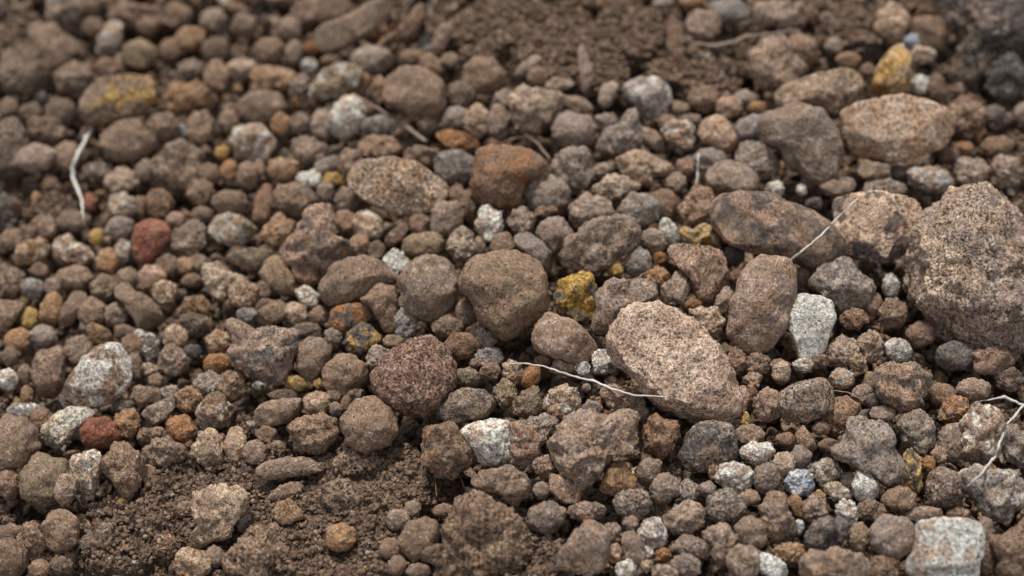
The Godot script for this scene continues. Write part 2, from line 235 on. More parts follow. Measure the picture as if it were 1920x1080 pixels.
	["pebble","b","L",-104.4,-17.7,-56.9,37,[43,43,0],"small brown lumpy pebble just below and right of the crumbly soil clod"],
	["pebble","b","R",-103.0,-18.5,-47.2,27,[39,29,0],"tiny brown rounded pebble just above and left of the tan stone with white crystals"],
	["pebble","p","R",-112.3,-20.3,-46.4,26,[31,28,0],"tiny pinkish-brown rounded pebble just above and right of the brick-red rounded stone"],
	["stone","vk","A",-84.4,-12.7,-22.8,31,[74,69,56,46,42,41,41,40,42,47,59,90,74,59,49,44,43,41,42,45,54,55,58,67],"dark olive angular stone under the tan stone with white crystals"],
	["stone","tb","L",-93.8,-14.5,-14.8,53,[81,69,52,47,47,51,59,64,66,74,64,57,50,47,47,51,59,77,72,69,48,39,39,50],"tall tan-brown lump with a flared top beside the pinkish block"],
	["stone","pt","B",-85.8,-13.1,-8.4,30,[57,43,0],"small tan-marked pinkish-brown blocky stone just below and right of the tall flared tan lump"],
	["pebble","o","B",-101.7,-17.2,-6.9,23,[47,49,44,42,42,36,33,32,33,38,41,42,46,55,50,38,33,30,29,29,32,39,52,47],"flat-bottomed orange-brown block like a small loaf"],
	["pebble","d","L",-101.3,-17.0,0.8,28,[54,33,0],"small dark brown lumpy pebble just below the flat-bottomed orange-brown block"],
	["pebble","to","A",-106.9,-18.0,5.1,31,[42,42,0],"small orange-tinged tan angular pebble just above and right of the dark speckled stone"],
	["pebble","ot","L",-92.5,-15.5,9.3,31,[45,37,0],"small tan-marked orange-brown lumpy pebble just above the ochre-orange pebble"],
	["rock","pk","L",-76.8,-6.4,20.0,80,[103,107,115,100,84,77,75,77,86,141,124,99,105,109,97,87,79,79,91,107,112,119,113,104],"blocky pinkish-brown rock with black streaks and a knobbly upper corner"],
	["pebble","O","R",-92.0,-15.4,18.2,34,[44,37,0],"ochre-orange pebble beside the blocky black-streaked rock"],
	["rock","bW","A",-128.9,-15.0,24.3,62,[107,109,119,123,128,115,102,87,80,74,74,79,92,109,147,144,113,95,85,83,83,85,91,95],"big grey-brown rock with a white crusted face near the frame edge"],
	["pebble","o","A",-132.0,-21.7,1.4,24,[40,35,33,31,29,29,31,37,47,47,50,44,41,38,35,35,33,31,31,33,38,45,52,51],"orange-brown angular chunk just above the white-crusted rock"],
	["stone","m","A",-145.7,-20.5,17.2,41,[49,51,58,71,83,94,83,80,70,59,55,54,58,58,60,66,80,84,89,85,70,63,55,50],"reddish-brown angular stone left of the white-crusted rock"],
	["stone","b","A",-138.0,-21.4,8.6,34,[57,45,75],"small brown angular stone just above and left of the white-crusted rock"],
	["pebble","kw","L",-114.3,-19.4,9.0,26,[47,31,90],"dark grey speckled stone with white specks beside the white-crusted rock"],
	["stone","pt","L",-106.7,-17.7,15.1,36,[49,43,90],"small tan-marked pinkish-brown lumpy stone just below and right of the dark speckled stone"],
	["pebble","k","R",-100.8,-18.5,10.5,21,[29,23,0],"tiny dark grey rounded pebble just above and left of the ochre-orange pebble"],
	["pebble","b","R",-159.7,-24.2,8.2,28,[33,30,90],"tiny brown rounded pebble just above the white and pink pebble at the frame edge"],
	["pebble","m","R",-120.5,-20.3,7.3,35,[39,39,0],"small reddish-brown rounded pebble just left of the dark speckled stone"],
	["pebble","b","R",-124.3,-21.8,0.3,23,[41,25,0],"tiny brown oval pebble just below and left of the long brown stone slanting down"],
	["pebble","d","R",-112.2,-18.1,-24.7,32,[36,36,0],"small dark brown rounded pebble just below and right of the brick-red rounded stone"],
	["pebble","o","R",-107.2,-19.1,-25.5,27,[34,30,0],"tiny orange-brown rounded pebble just above and right of the pale tan cube-like pebble"],
	["pebble","d","R",-103.9,-18.9,-18.9,21,[35,23,0],"tiny dark brown oval pebble just left of the tall flared tan lump"],
	["pebble","b","R",-102.8,-20.0,-27.0,31,[34,34,0],"small brown rounded pebble just above and left of the tall flared tan lump"],
	["pebble","r","R",-142.7,-23.9,-57.7,22,[33,24,90],"tiny red pebble touching the white rootlet"],
	["pebble","k","R",-170.7,-23.3,-54.7,29,[50,32,90],"small dark grey oval pebble just below the tall dark block at the frame edge"],
	["pebble","o","R",-161.3,-24.9,-60.6,18,[22,19,90],"orange-brown pebble just below and right of the tall dark block at the frame edge"],
	["pebble","t","L",-114.9,-21.3,15.8,17,[43,20,0],"tiny tan lumpy pebble just below the dark speckled stone"],
	["pebble","w","L",-119.1,-21.8,1.4,15,[20,18,0],"tiny white lumpy pebble just above and left of the dark speckled stone"],
	["pebble","w","L",-115.5,-21.5,2.6,12,[17,14,0],"tiny white lumpy pebble just above the dark speckled stone"],
	["pebble","G","L",-84.3,-15.3,-1.4,19,[35,23,0],"tiny grey lumpy pebble just above and left of the blocky black-streaked rock"],
	["stone","bo","L",-72.2,-9.9,-46.1,49,[82,77,71,61,56,56,56,56,61,70,69,74,72,73,66,62,59,60,64,63,58,58,62,68],"lumpy brown stone with an orange stain, under the white ribbed fragment"],
	["stone","m","E",-82.2,-12.9,-45.4,29,[81,32,80],"small reddish-brown elongated stone just left of the lumpy orange-stained stone"],
	["stone","ob","L",-76.0,-11.3,-33.0,46,[62,59,60,57,53,54,58,52,50,52,57,56,58,66,58,54,54,54,52,53,58,54,53,55],"orange-brown lumpy stone beside the pinkish mushroom-shaped one"],
	["rock","pk","L",-62.6,-4.5,-23.0,86,[103,64,70,84,100,121,121,111,96,79,72,78,92,123,121,98,86,81,94,110,103,93,111,112],"pinkish mushroom-shaped stone with a knobbly shelf and black streaks"],
	["stone","v","R",-74.4,-12.1,-14.7,47,[58,49,45,44,47,53,67,70,72,72,68,70,64,58,56,51,49,50,54,63,71,82,76,77],"olive-brown smooth stone below the pinkish mushroom-shaped one"],
	["stone","mO","A",-65.7,-9.4,-14.2,28,[55,37,-45],"small orange-marked reddish-brown angular stone just below the pinkish mushroom-shaped stone"],
	["pebble","wp","L",-64.9,-10.5,-5.4,24,[39,32,29,28,27,28,30,36,38,40,46,39,34,32,30,28,28,30,35,34,36,40,43,41],"small white and pink nugget beside the olive-brown stone"],
	["rock","b","R",-49.4,-1.6,-4.2,70,[145,118,101,93,89,80,77,80,77,79,88,93,103,115,120,111,94,81,70,65,63,62,65,74],"broad dusty brown stone half under its neighbours"],
	["pebble","t","A",-68.3,-11.7,0.8,25,[45,33,-35],"light tan smooth pebble below the white and pink nugget"],
	["pebble","b","R",-60.8,-10.4,2.6,26,[31,29,0],"tiny brown rounded pebble just right of the light tan smooth pebble"],
	["stone","v","A",-75.9,-11.2,1.2,26,[60,35,30],"small olive-brown angular stone just above the blocky black-streaked rock"],
	["stone","Ok","A",-50.8,-6.0,6.7,33,[76,70,68,60,49,44,42,44,45,49,56,63,67,74,64,59,55,53,45,42,41,44,50,61],"orange-faced broken stone with a dark underside"],
	["stone","kY","L",-46.7,-5.6,16.1,37,[57,59,56,50,48,49,50,45,43,45,51,51,51,55,54,53,56,51,46,44,43,42,44,51],"black and yellow-stained fragment under the orange-faced stone"],
	["pebble","g","L",-56.0,-9.3,12.8,24,[34,28,90],"tiny grey-brown lumpy pebble just above and right of the upright brown oval stone"],
	["stone","b","R",-39.8,-3.5,4.6,52,[46,50,52,57,68,67,68,75,67,65,67,74,48,40,39,41,45,56,84,86,79,56,48,45],"smooth brown bean-shaped stone beside the flat-faced round one"],
	["pebble","G","L",-33.1,-3.7,11.7,29,[50,34,90],"small grey lumpy pebble just below and right of the smooth bean-shaped stone"],
	["pebble","v","R",-36.9,-5.8,16.8,20,[34,22,0],"tiny olive-brown oval pebble just above and left of the red-brown earthy ball"],
	["rock","gb","R",-25.9,3.4,2.8,87,[95,97,97,100,100,100,103,100,104,102,96,96,92,93,99,98,103,103,106,103,99,97,94,98],"round grey-brown stone with a flat dusty face"],
	["pebble","wt","L",-36.8,-4.4,-14.2,35,[41,41,0],"small tan-marked white lumpy pebble just above and left of the flat-faced round stone"],
	["stone","tw","B",-46.5,-5.6,-31.4,35,[47,49,55,53,50,50,51,48,50,52,52,55,53,51,52,48,48,50,50,53,55,53,55,49],"light tan cube-like stone with crisp edges below the tan-orange flat stone"],
	["pebble","p","A",-49.2,-7.2,-23.8,26,[38,35,90],"small pinkish-brown angular pebble just below and left of the light tan crisp-edged cube"],
	["pebble","d","R",-43.4,-6.9,-21.0,26,[35,28,90],"tiny dark brown rounded pebble just above and right of the broad dusty brown stone"],
	["stone","b","R",-53.9,-7.6,-43.3,39,[48,42,90],"small brown rounded stone just above and left of the light tan crisp-edged cube"],
	["pebble","b","R",-54.4,-8.1,-34.9,34,[40,37,90],"small brown rounded pebble just above and right of the pinkish mushroom-shaped stone"],
	["pebble","mk","A",-37.2,-4.8,-26.2,18,[29,34,47,56,60,36,27,22,20,20,21,23,29,42,54,53,50,37,31,28,28,27,26,26],"thin reddish-brown sliver standing on edge"],
	["pebble","m","A",-29.8,-3.6,-30.0,26,[35,35,0],"small reddish-brown angular pebble just left of the upright brown egg stone"],
	["stone","g","R",-21.1,-0.5,-29.1,47,[65,51,72],"brown egg-shaped stone with a white fleck, standing upright"],
	["stone","v","R",-27.8,-1.6,-19.0,40,[75,43,0],"medium olive-brown oval stone just above the flat-faced round stone"],
	["stone","b","L",-15.8,-0.4,-36.3,30,[66,35,-60],"small brown lumpy stone just above and right of the upright brown egg stone"],
	["stone","wt","L",-7.2,1.0,-26.1,37,[44,44,47,52,50,52,58,54,52,49,45,44,44,44,46,50,51,57,55,57,49,46,45,47],"white and tan crystalline stone beside the upright brown egg stone"],
	["stone","tg","L",-16.0,-0.4,-18.0,37,[42,42,45,48,48,52,59,50,46,46,43,42,43,48,45,46,50,50,51,54,50,45,43,45],"light tan bumpy stone with a small dark hole"],
	["pebble","g","R",-10.5,-1.5,-17.8,18,[39,19,90],"tiny grey-brown oval pebble just right of the light tan stone with a hole"],
	["rock","bv","R",-1.8,9.4,9.6,115,[134,131,131,130,127,125,121,125,129,142,150,148,134,115,111,115,124,139,139,137,131,132,134,134],"large rounded brown stone with faint olive stain, next to the yellow-black one"],
	["pebble","b","R",-14.3,-0.7,9.6,33,[41,36,90],"small brown rounded pebble just below and left of the large rounded brown stone"],
	["pebble","b","R",-19.8,-1.4,14.6,31,[49,34,0],"small brown rounded pebble just above and left of the reddish-brown angular stone"],
	["stone","m","A",-15.5,-0.1,22.8,32,[60,54,51,51,43,40,40,42,46,47,52,62,59,54,49,44,41,42,44,43,45,50,54,55],"reddish-brown angular stone beside the red-brown earthy ball"],
	["pebble","g","L",-8.4,-0.0,19.9,30,[38,36,0],"small grey-brown lumpy pebble just right of the reddish-brown angular stone"],
	["rock","n","D",-28.9,4.9,39.1,104,[120,125,128,132,130,126,115,111,111,111,119,124,136,133,127,123,119,118,116,123,119,121,120,120],"red-brown earthy ball with a matt pitted surface"],
	["stone","b","R",-61.4,-7.8,21.6,48,[51,56,63,63,68,67,66,66,60,59,56,51,50,52,59,61,66,74,70,66,58,55,52,50],"upright brown oval stone beside the blocky black-streaked rock"],
	["stone","b","R",-51.3,-6.8,29.1,60,[68,66,0],"small round brown ball-like stone above the soil slope"],
	["pebble","g","L",-41.0,-5.3,23.7,32,[39,38,0],"small grey-brown lumpy pebble just above and left of the red-brown earthy ball"],
	["pebble","Gu","L",-7.0,-0.8,26.9,23,[46,28,0],"small blue-tinged grey lumpy pebble just below and right of the reddish-brown angular stone"],
	["pebble","d","R",-80.4,-14.7,-25.9,28,[36,31,90],"tiny dark brown rounded pebble just right of the dark olive angular stone"],
	["pebble","d","R",-79.8,-13.6,-10.7,26,[29,29,0],"tiny dark brown rounded pebble just below and left of the olive-brown smooth stone"],
	["pebble","d","R",-78.2,-14.1,-4.4,21,[35,23,0],"tiny dark brown oval pebble just below and left of the olive-brown smooth stone"],
	["pebble","g","R",-61.7,-10.5,-50.3,26,[36,29,90],"tiny grey-brown rounded pebble just below and right of the white ribbed fragment"],
	["stone","mO","R",-3.1,1.1,-15.6,34,[53,37,90],"small orange-marked reddish-brown rounded stone just above the large rounded brown stone"],
	["pebble","d","R",-64.1,-10.2,9.0,25,[46,27,0],"small dark brown oval pebble just below and right of the light tan smooth pebble"],
	["stone","g","L",25.0,4.5,-27.9,46,[73,54,0],"brown rounded stone behind the kidney-shaped one"],
	["rock","gh","L",27.5,7.2,-11.8,66,[109,123,122,119,112,95,89,77,72,72,79,95,107,119,127,117,105,100,91,87,73,68,73,87],"grey-brown kidney-shaped rough stone, sharply in focus"],
	["stone","G","R",40.9,4.7,-28.3,54,[63,59,0],"round pale grey ball-like stone above the kidney-shaped one"],
	["stone","m","R",48.5,3.2,-32.0,43,[53,47,90],"small reddish-brown rounded stone just right of the round pale grey ball"],
	["stone","mp","L",58.9,4.2,-30.3,42,[53,58,62,67,67,71,68,58,51,47,46,48,55,58,63,73,69,64,62,57,56,52,49,49],"mauve-brown spiky stone beside the pink long rock"],
	["pebble","wg","R",50.0,2.8,-20.5,26,[51,29,-62],"small pale grey pill-shaped pebble below the round grey ball"],
	["stone","yg","L",58.8,3.3,-18.6,33,[61,54,48,45,46,37,31,29,29,34,67,60,55,54,52,42,37,35,36,37,38,43,53,57],"small yellow-stained fragment under the mauve spiky stone"],
	["rock","pk","R",82.7,12.4,-13.6,90,[193,145,115,100,94,95,103,116,138,175,212,218,187,159,130,106,91,86,92,106,131,183,216,217],"large long pinkish rock with black patches, a rootlet at its end"],
	["pebble","g","R",45.0,2.9,-17.1,32,[45,35,-35],"small grey-brown rounded pebble just below and left of the pale pill-shaped pebble"],
	["stone","G","R",39.5,3.3,-7.5,38,[50,41,70],"grey egg-shaped pebble ringed by a thin rootlet"],
	["pebble","O","B",46.6,1.3,-11.2,12,[26,18,0],"tiny orange block below small brown pebbles"],
	["rock","pg","B",59.1,7.7,-1.1,50,[81,78,77,80,74,75,74,78,89,111,124,91,73,58,50,50,65,83,98,100,99,94,94,84],"grey-pink speckled stone with a white upper edge"],
	["stone","g","A",50.8,3.6,3.8,36,[46,54,53,50,51,57,57,41,36,36,39,45,50,51,56,68,46,37,40,47,58,46,41,42],"light grey star-shaped chip"],
	["pebble","t","R",65.5,2.5,7.3,24,[45,26,65],"small tan oval pebble just left of the tall brown-pink stone"],
	["stone","t","L",60.2,3.4,15.9,31,[49,42,39,39,42,39,39,42,49,54,66,54,42,37,34,33,34,38,47,50,53,56,51,51],"light tan lumpy stone resting against the biggest granular rock"],
	["rock","Tp","D",48.7,10.9,38.6,118,[164,146,136,131,136,144,158,181,207,221,220,209,177,141,126,127,133,142,159,177,204,244,225,191],"biggest central rock, pinkish tan and granular, a rootlet across its corner"],
	["stone","Yk","L",20.2,6.6,9.5,55,[62,61,64,71,79,75,76,76,74,75,68,67,69,67,68,67,70,71,78,81,78,72,70,67],"bright yellow and black crusted stone in the centre"],
	["rock","hp","L",32.5,8.0,13.8,66,[58,118,123,119,98,86,82,78,75,77,79,70,68,73,89,117,142,123,49,40,37,36,39,45],"brown speckled stone tucked behind the biggest granular rock"],
	["rock","hp","R",15.4,6.8,26.1,62,[92,80,70,65,66,68,71,81,96,95,95,96,93,88,82,68,62,61,65,76,92,99,100,105],"brown potato-shaped stone below the large rounded brown one"],
	["rock","hp","R",75.9,10.9,15.6,87,[97,104,120,141,160,153,145,136,115,103,94,93,97,106,122,145,153,151,145,131,117,107,98,95],"tall brown-pink rounded stone beside the chalky white one"],
	["pebble","wv","L",27.7,2.8,31.8,29,[34,33,31,30,31,34,42,43,42,39,35,34,36,37,36,38,35,33,34,35,37,43,47,38],"small greenish-white speckled pebble beside the biggest granular rock"],
	["stone","h","R",13.4,3.5,-19.1,50,[61,56,54,54,59,58,56,56,56,59,56,56,56,54,55,53,54,59,64,58,57,53,52,54],"brown rounded stone with a curled upper rim"],
	["stone","Gg","E",7.6,3.0,-12.1,31,[89,34,-45],"grey finger-shaped stone lying slantwise between brown stones"],
	["stone","g","L",3.1,1.8,-26.3,36,[47,42,90],"small grey-brown lumpy stone just below and left of the smooth round grey stone"],
	["pebble","p","L",10.8,2.4,-30.3,14,[37,17,10],"tiny pinkish-brown lumpy pebble just below the smooth round grey stone"],
	["pebble","k","R",69.7,2.5,-11.0,31,[34,34,0],"small dark grey rounded pebble just above and right of the grey-pink speckled stone"],
	["pebble","o","L",45.5,2.6,-2.2,28,[38,32,0],"small orange-brown lumpy pebble just above and left of the light grey star-shaped chip"],
	["pebble","wG","A",21.5,1.8,33.4,17,[23,23,0],"tiny grey-marked white angular pebble just left of the greenish-white pebble"],
	["pebble","h","L",15.3,2.3,33.4,19,[37,23,0],"tiny brown lumpy pebble just below the potato-shaped stone"],
	["pebble","y","R",32.4,2.9,-5.5,24,[27,27,0],"tiny ochre rounded pebble just below and right of the kidney-shaped rough stone"],
	["pebble","m","L",67.7,2.7,31.7,28,[37,33,90],"small reddish-brown lumpy pebble just right of the biggest granular rock"],
	["pebble","m","L",74.1,2.7,32.4,27,[39,31,0],"small reddish-brown lumpy pebble just below the tall brown-pink stone"],
	["pebble","O","R",56.4,1.5,8.1,19,[32,21,0],"tiny rusty orange oval pebble just above and left of the light tan lumpy stone"],
	["pebble","m","R",70.6,1.7,-3.0,25,[29,27,90],"tiny reddish-brown rounded pebble just above and left of the tall brown-pink stone"],
	["rock","ht","P",143.5,8.0,2.3,183,[199,190,195,212,237,262,284,283,260,239,222,211,207,211,215,212,219,245,266,288,281,250,222,203],"largest boulder at the frame edge, grey-brown and pitted"],
	["rock","Tk","B",114.9,10.1,-17.1,78,[145,154,147,123,109,103,106,109,116,134,156,139,131,132,133,133,121,119,117,123,118,120,122,130],"tan rock with a black-grey face, leaning on the pitted boulder"],
	["rock","g","L",102.5,6.0,3.8,63,[96,76,65,64,72,83,91,86,80,80,83,92,98,84,75,68,67,70,80,83,92,90,91,91],"grey knobbly stone beside a deep black gap"],
	["rock","w","A",90.6,8.0,21.1,54,[70,78,83,92,92,94,94,98,92,87,79,77,74,69,69,74,87,113,111,96,90,76,69,67],"chalky white stone, tapering downwards"],
	["stone","m","L",117.2,2.5,12.4,38,[45,45,0],"small reddish-brown lumpy stone just above the lavender-white chip"],
	["pebble","wp","R",118.2,1.4,0.4,25,[39,27,90],"small pink-tinged white rounded pebble just right of the grey knobbly stone by the gap"],
	["stone","g","L",100.3,2.7,27.6,39,[49,46,0],"small grey-brown lumpy stone just above the tan pebble with a bluish spot"],
	["stone","th","L",108.7,2.9,25.7,33,[45,39,90],"small brown-dusted tan lumpy stone just left of the lavender-white chip"],
	["pebble","wp","A",117.5,2.1,26.4,27,[45,36,-20],"lavender-white chip above the knobbly dark-seamed stone"],
	["rock","pk","L",116.0,6.9,43.8,63,[86,85,81,76,76,71,71,76,78,85,86,85,84,79,79,82,76,74,76,73,76,82,82,89],"knobbly pinkish-tan stone with dark seams below the pitted boulder"],
	["pebble","k","R",97.3,1.5,-33.9,21,[29,23,0],"tiny dark grey rounded pebble just above and right of the large long pinkish rock"],
	["pebble","h","R",105.0,3.4,-39.1,26,[54,28,0],"small brown oval pebble just below and right of the large smooth grey stone"],
	["stone","g","L",120.2,2.1,-40.2,25,[73,29,0],"small grey-brown lumpy stone just above the tan rock with a black face"],
	["pebble","m","R",91.2,1.8,-3.2,26,[34,28,90],"tiny reddish-brown rounded pebble just below and right of the large long pinkish rock"],
	["pebble","m","R",111.4,3.3,8.9,25,[40,27,90],"small reddish-brown rounded pebble just below and right of the grey knobbly stone by the gap"],
	["pebble","m","L",104.9,2.7,14.7,25,[46,29,0],"small reddish-brown lumpy pebble just below the grey knobbly stone by the gap"],
	["pebble","k","L",125.2,-0.3,-2.5,21,[44,25,90],"small dark grey lumpy pebble just left of the largest pitted boulder"],
	["stone","m","R",125.2,1.4,19.7,37,[45,40,0],"small reddish-brown rounded stone just above and right of the lavender-white chip"],
	["stone","k","R",134.2,1.2,28.2,42,[60,46,0],"medium dark grey rounded stone just below the largest pitted boulder"],
	["stone","m","L",145.0,1.3,30.0,35,[80,41,0],"medium reddish-brown lumpy stone just below the largest pitted boulder"],
	["pebble","wp","L",88.2,1.6,31.9,18,[33,22,0],"tiny pink-tinged white lumpy pebble just above the grey squared stone"],
	["pebble","m","L",93.2,1.7,30.6,20,[31,24,0],"tiny reddish-brown lumpy pebble just below the chalky white tapering stone"],
	["pebble","m","R",80.9,1.6,32.2,20,[33,22,0],"tiny reddish-brown oval pebble just above and left of the grey squared stone"],
	["pebble","to","L",104.6,2.3,31.4,22,[26,26,0],"orange-tinged tan pebble just above and right of the tan pebble with a bluish spot"],
	["rock","b","R",-152.7,-18.2,46.4,74,[85,81,90],"big round dark brown stone cut by the frame edge"],
	["stone","m","R",-152.8,-22.7,58.7,36,[45,39,90],"small reddish-brown rounded stone just left of the dark olive rounded stone"],
	["rock","v","R",-141.3,-21.5,58.2,71,[83,77,90],"large dark olive-brown rounded stone in the shade"],
	["stone","wy","L",-138.0,-20.4,38.5,39,[48,83,96,80,65,58,50,45,44,46,50,55,67,75,82,83,76,68,55,47,43,40,39,41],"yellowish-white knobbly stone with grey hollows"],
	["stone","r","R",-126.6,-19.6,42.0,47,[64,59,59,55,55,53,50,50,55,61,60,63,61,59,62,57,53,53,51,51,55,57,59,66],"rusty red smooth stone near the yellowish-white one"],
	["pebble","Gw","E",-151.8,-23.0,30.6,22,[59,25,0],"small white-marked grey elongated pebble just left of the yellowish-white knobbly stone"],
	["pebble","m","R",-145.7,-22.8,34.5,31,[41,34,90],"small reddish-brown rounded pebble just left of the yellowish-white knobbly stone"],
	["pebble","k","L",-120.5,-21.0,30.4,23,[36,27,0],"tiny dark grey lumpy pebble just below and right of the white-crusted rock"],
	["stone","o","L",-118.8,-19.7,38.0,34,[45,39,90],"small orange-brown lumpy stone just right of the rusty red stone"],
	["stone","gw","A",-109.3,-18.1,34.9,23,[45,56,61,73,49,37,32,29,29,31,36,39,46,59,66,58,50,41,35,32,32,34,35,38],"grey wedge-shaped stone with a white tip"],
	["pebble","m","A",-114.5,-19.4,27.6,25,[54,33,0],"small reddish-brown angular pebble just above and left of the grey wedge with a white tip"],
	["pebble","m","L",-110.6,-18.9,42.8,21,[55,24,0],"small reddish-brown lumpy pebble just above and left of the brown-red oval stone"],
	["stone","O","R",-101.2,-16.8,42.0,39,[43,43,0],"round rusty orange pebble beside the grey wedge with a white tip"],
	["stone","bw","L",-91.0,-13.9,38.2,48,[55,60,58,57,60,61,59,61,57,52,51,54,56,56,61,66,60,58,58,54,54,59,57,54],"brown knobbly stone with white sparkling crown"],
	["stone","tv","L",-91.3,-14.1,52.0,43,[45,45,48,56,57,61,59,56,57,52,51,53,53,56,52,51,52,51,53,60,64,58,56,48],"tan lumpy upright stone at the soil's edge"],
	["stone","t","R",-83.5,-13.3,50.9,32,[58,35,88],"tan egg-shaped pebble standing upright at the soil's edge"],
	["pebble","b","R",-77.3,-12.7,54.0,33,[39,36,0],"small brown rounded pebble just right of the upright tan egg pebble"],
	["stone","b","L",-116.5,-15.7,58.1,49,[54,57,59,67,76,77,85,80,80,72,70,64,60,58,56,58,63,73,90,94,81,68,59,55],"brown double-lobed stone sitting on the soil"],
	["stone","tw","L",-128.9,-19.7,56.7,41,[40,44,52,65,72,72,68,70,63,60,54,46,43,42,45,52,59,73,86,80,56,45,40,39],"pale stone with blue-white blotches beside the double-lobed one"],
	["stone","pg","A",-134.2,-18.3,63.7,25,[52,33,90],"small grey-dusted pinkish-brown angular stone just below and right of the dark olive rounded stone"],
	["stone","bm","L",-105.6,-16.8,51.2,39,[62,64,52,46,45,46,44,44,48,56,57,62,65,57,54,51,45,43,44,47,47,50,58,65],"brown-red oval stone above the open soil"],
	["pebble","o","R",-109.9,-19.9,56.5,25,[27,27,0],"tiny orange-brown rounded pebble just right of the brown double-lobed stone"],
	["pebble","y","R",-117.0,-21.4,66.4,18,[20,19,90],"tiny ochre rounded pebble just below the brown double-lobed stone"],
	["stone","b","R",-134.1,-20.6,77.1,53,[66,57,90],"round brown ball-like stone in the lower shaded corner"],
	["stone","m","L",-142.3,-21.2,79.3,36,[51,42,110],"small reddish-brown lumpy stone just left of the round brown ball in the shade"],
	["stone","d","R",-148.1,-21.2,86.4,50,[61,54,90],"dark brown stone just below and left of the round brown ball in the shade"],
	["pebble","d","R",-149.6,-23.2,75.7,24,[42,26,0],"small dark brown oval pebble just left of the round brown ball in the shade"],
	["pebble","m","R",-139.1,-22.7,88.9,28,[32,30,0],"small reddish-brown rounded pebble just below and left of the round brown ball in the shade"],
	["pebble","d","L",-132.7,-22.7,87.9,23,[33,27,0],"tiny dark brown lumpy pebble just below the round brown ball in the shade"],
	["rock","tb","L",-86.5,-9.3,78.5,67,[76,88,107,105,92,82,78,77,80,89,77,67,62,63,71,115,113,92,78,72,72,68,66,68],"big tan lumpy stone lying on the fine soil"],
	["stone","ot","L",-92.4,-14.4,92.6,40,[56,46,-15],"orange and tan knobbly stone on the soil at the lower edge"],
	["pebble","g","R",-86.7,-14.9,89.6,26,[34,29,90],"small grey-brown rounded pebble just right of the orange and tan knobbly stone"],
	["soil_clod","c","C",-76.0,-11.5,94.2,46,[71,65,0],"medium earthy brown crumbly soil clod just below and left of the broad soil clod"],
	["pebble","g","R",-78.9,-14.2,78.6,23,[29,25,90],"tiny grey-brown rounded pebble just right of the big tan lumpy stone on the soil"],
	["pebble","p","L",-97.1,-17.7,71.2,22,[29,26,0],"tiny pinkish-brown lumpy pebble just left of the big tan lumpy stone on the soil"],
	["soil_clod","c","C",-121.4,-21.5,80.3,33,[70,47,25],"low flattened clod of brown soil"],
	["soil_clod","m","C",-101.3,-19.1,83.8,23,[37,32,90],"small reddish-brown crumbly soil clod just above and left of the orange and tan knobbly stone"],
	["pebble","o","L",-100.0,-16.8,31.2,34,[42,40,0],"small orange-brown lumpy pebble just above and left of the brown stone with a white crown"],
	["pebble","O","B",-90.6,-17.2,57.6,10,[16,14,90],"tiny rusty orange blocky pebble just below the tan lumpy upright stone"],
	["pebble","t","R",-59.2,-8.8,38.4,33,[46,36,0],"pale tan smooth pebble above the lumpy brown one"],
	["stone","bo","L",-59.5,-6.7,51.2,52,[75,74,75,74,69,63,56,54,55,58,66,75,78,84,75,64,60,57,58,64,66,64,66,69],"lumpy gritty brown stone with an orange spot"],
	["rock","b","R",-42.3,-0.4,52.7,76,[85,83,0],"round gritty brown stone beside the red-brown earthy ball"],
	["stone","bg","E",-70.9,-9.9,40.9,35,[76,78,78,59,50,44,39,38,40,45,55,62,73,81,75,65,49,41,38,38,39,42,50,67],"long speckled grey-brown stone below the black-streaked rock"],
	["stone","b","E",-66.4,-8.7,62.5,28,[106,96,67,46,37,33,31,31,33,39,52,76,97,102,76,48,36,31,28,28,30,35,45,71],"long finger-shaped brown stone lying on the soil"],
	["pebble","b","R",-74.4,-13.1,47.0,24,[33,26,0],"tiny brown rounded pebble just below and left of the long speckled stone"],
	["pebble","b","R",-70.7,-12.8,52.2,20,[23,22,0],"tiny brown rounded pebble just above and left of the finger-shaped stone on the soil"],
	["pebble","b","E",-66.7,-10.6,69.7,21,[55,23,22],"small brown elongated pebble just below the finger-shaped stone on the soil"],
	["stone","o","A",-66.1,-10.0,77.7,28,[46,41,38,38,40,46,42,38,38,38,38,42,47,43,43,46,46,38,34,33,34,37,43,55],"three-cornered orange-tan stone on the soil"],
	["stone","o","R",-49.3,-6.4,88.5,37,[46,40,0],"round tan-orange pebble lying alone on the dark soil"],
	["pebble","g","R",-32.9,-4.1,84.0,28,[35,31,0],"small grey-brown rounded pebble just above and left of the smooth stone by the hollow"],
	["pebble","b","R",-28.8,-4.3,80.1,23,[26,25,0],"tiny brown rounded pebble just above the smooth stone by the hollow"],
	["stone","bd","R",-26.6,-1.2,92.6,49,[58,62,67,68,64,64,58,55,55,55,53,54,60,60,61,67,67,69,60,54,51,53,52,53],"smooth dark brown stone beside the deep hollow"],
	["pebble","m","R",-34.9,-4.6,93.6,27,[31,30,90],"small reddish-brown rounded pebble just left of the smooth stone by the hollow"],
	["pebble","m","R",-32.7,-4.8,99.4,24,[30,26,90],"tiny reddish-brown rounded pebble just below and left of the smooth stone by the hollow"],
	["pebble","m","R",-26.5,-3.7,101.6,21,[36,22,0],"tiny reddish-brown oval pebble just below the smooth stone by the hollow"],
	["pebble","d","L",-22.2,-0.5,98.0,23,[38,27,25],"small dark brown lumpy pebble just below and right of the smooth stone by the hollow"],
	["rock","dO","L",-19.0,3.2,65.0,59,[76,70,66,64,66,74,78,83,86,86,80,74,73,72,70,73,74,73,76,80,77,80,85,89],"dark brown stone with orange stains, hung with fine root hairs"],
	["rock","wp","D",-6.5,3.9,61.8,63,[67,70,73,80,71,67,65,64,67,76,86,91,72,62,59,61,68,71,73,77,78,83,72,67],"pinkish-white crumbly stone above the hollow"],
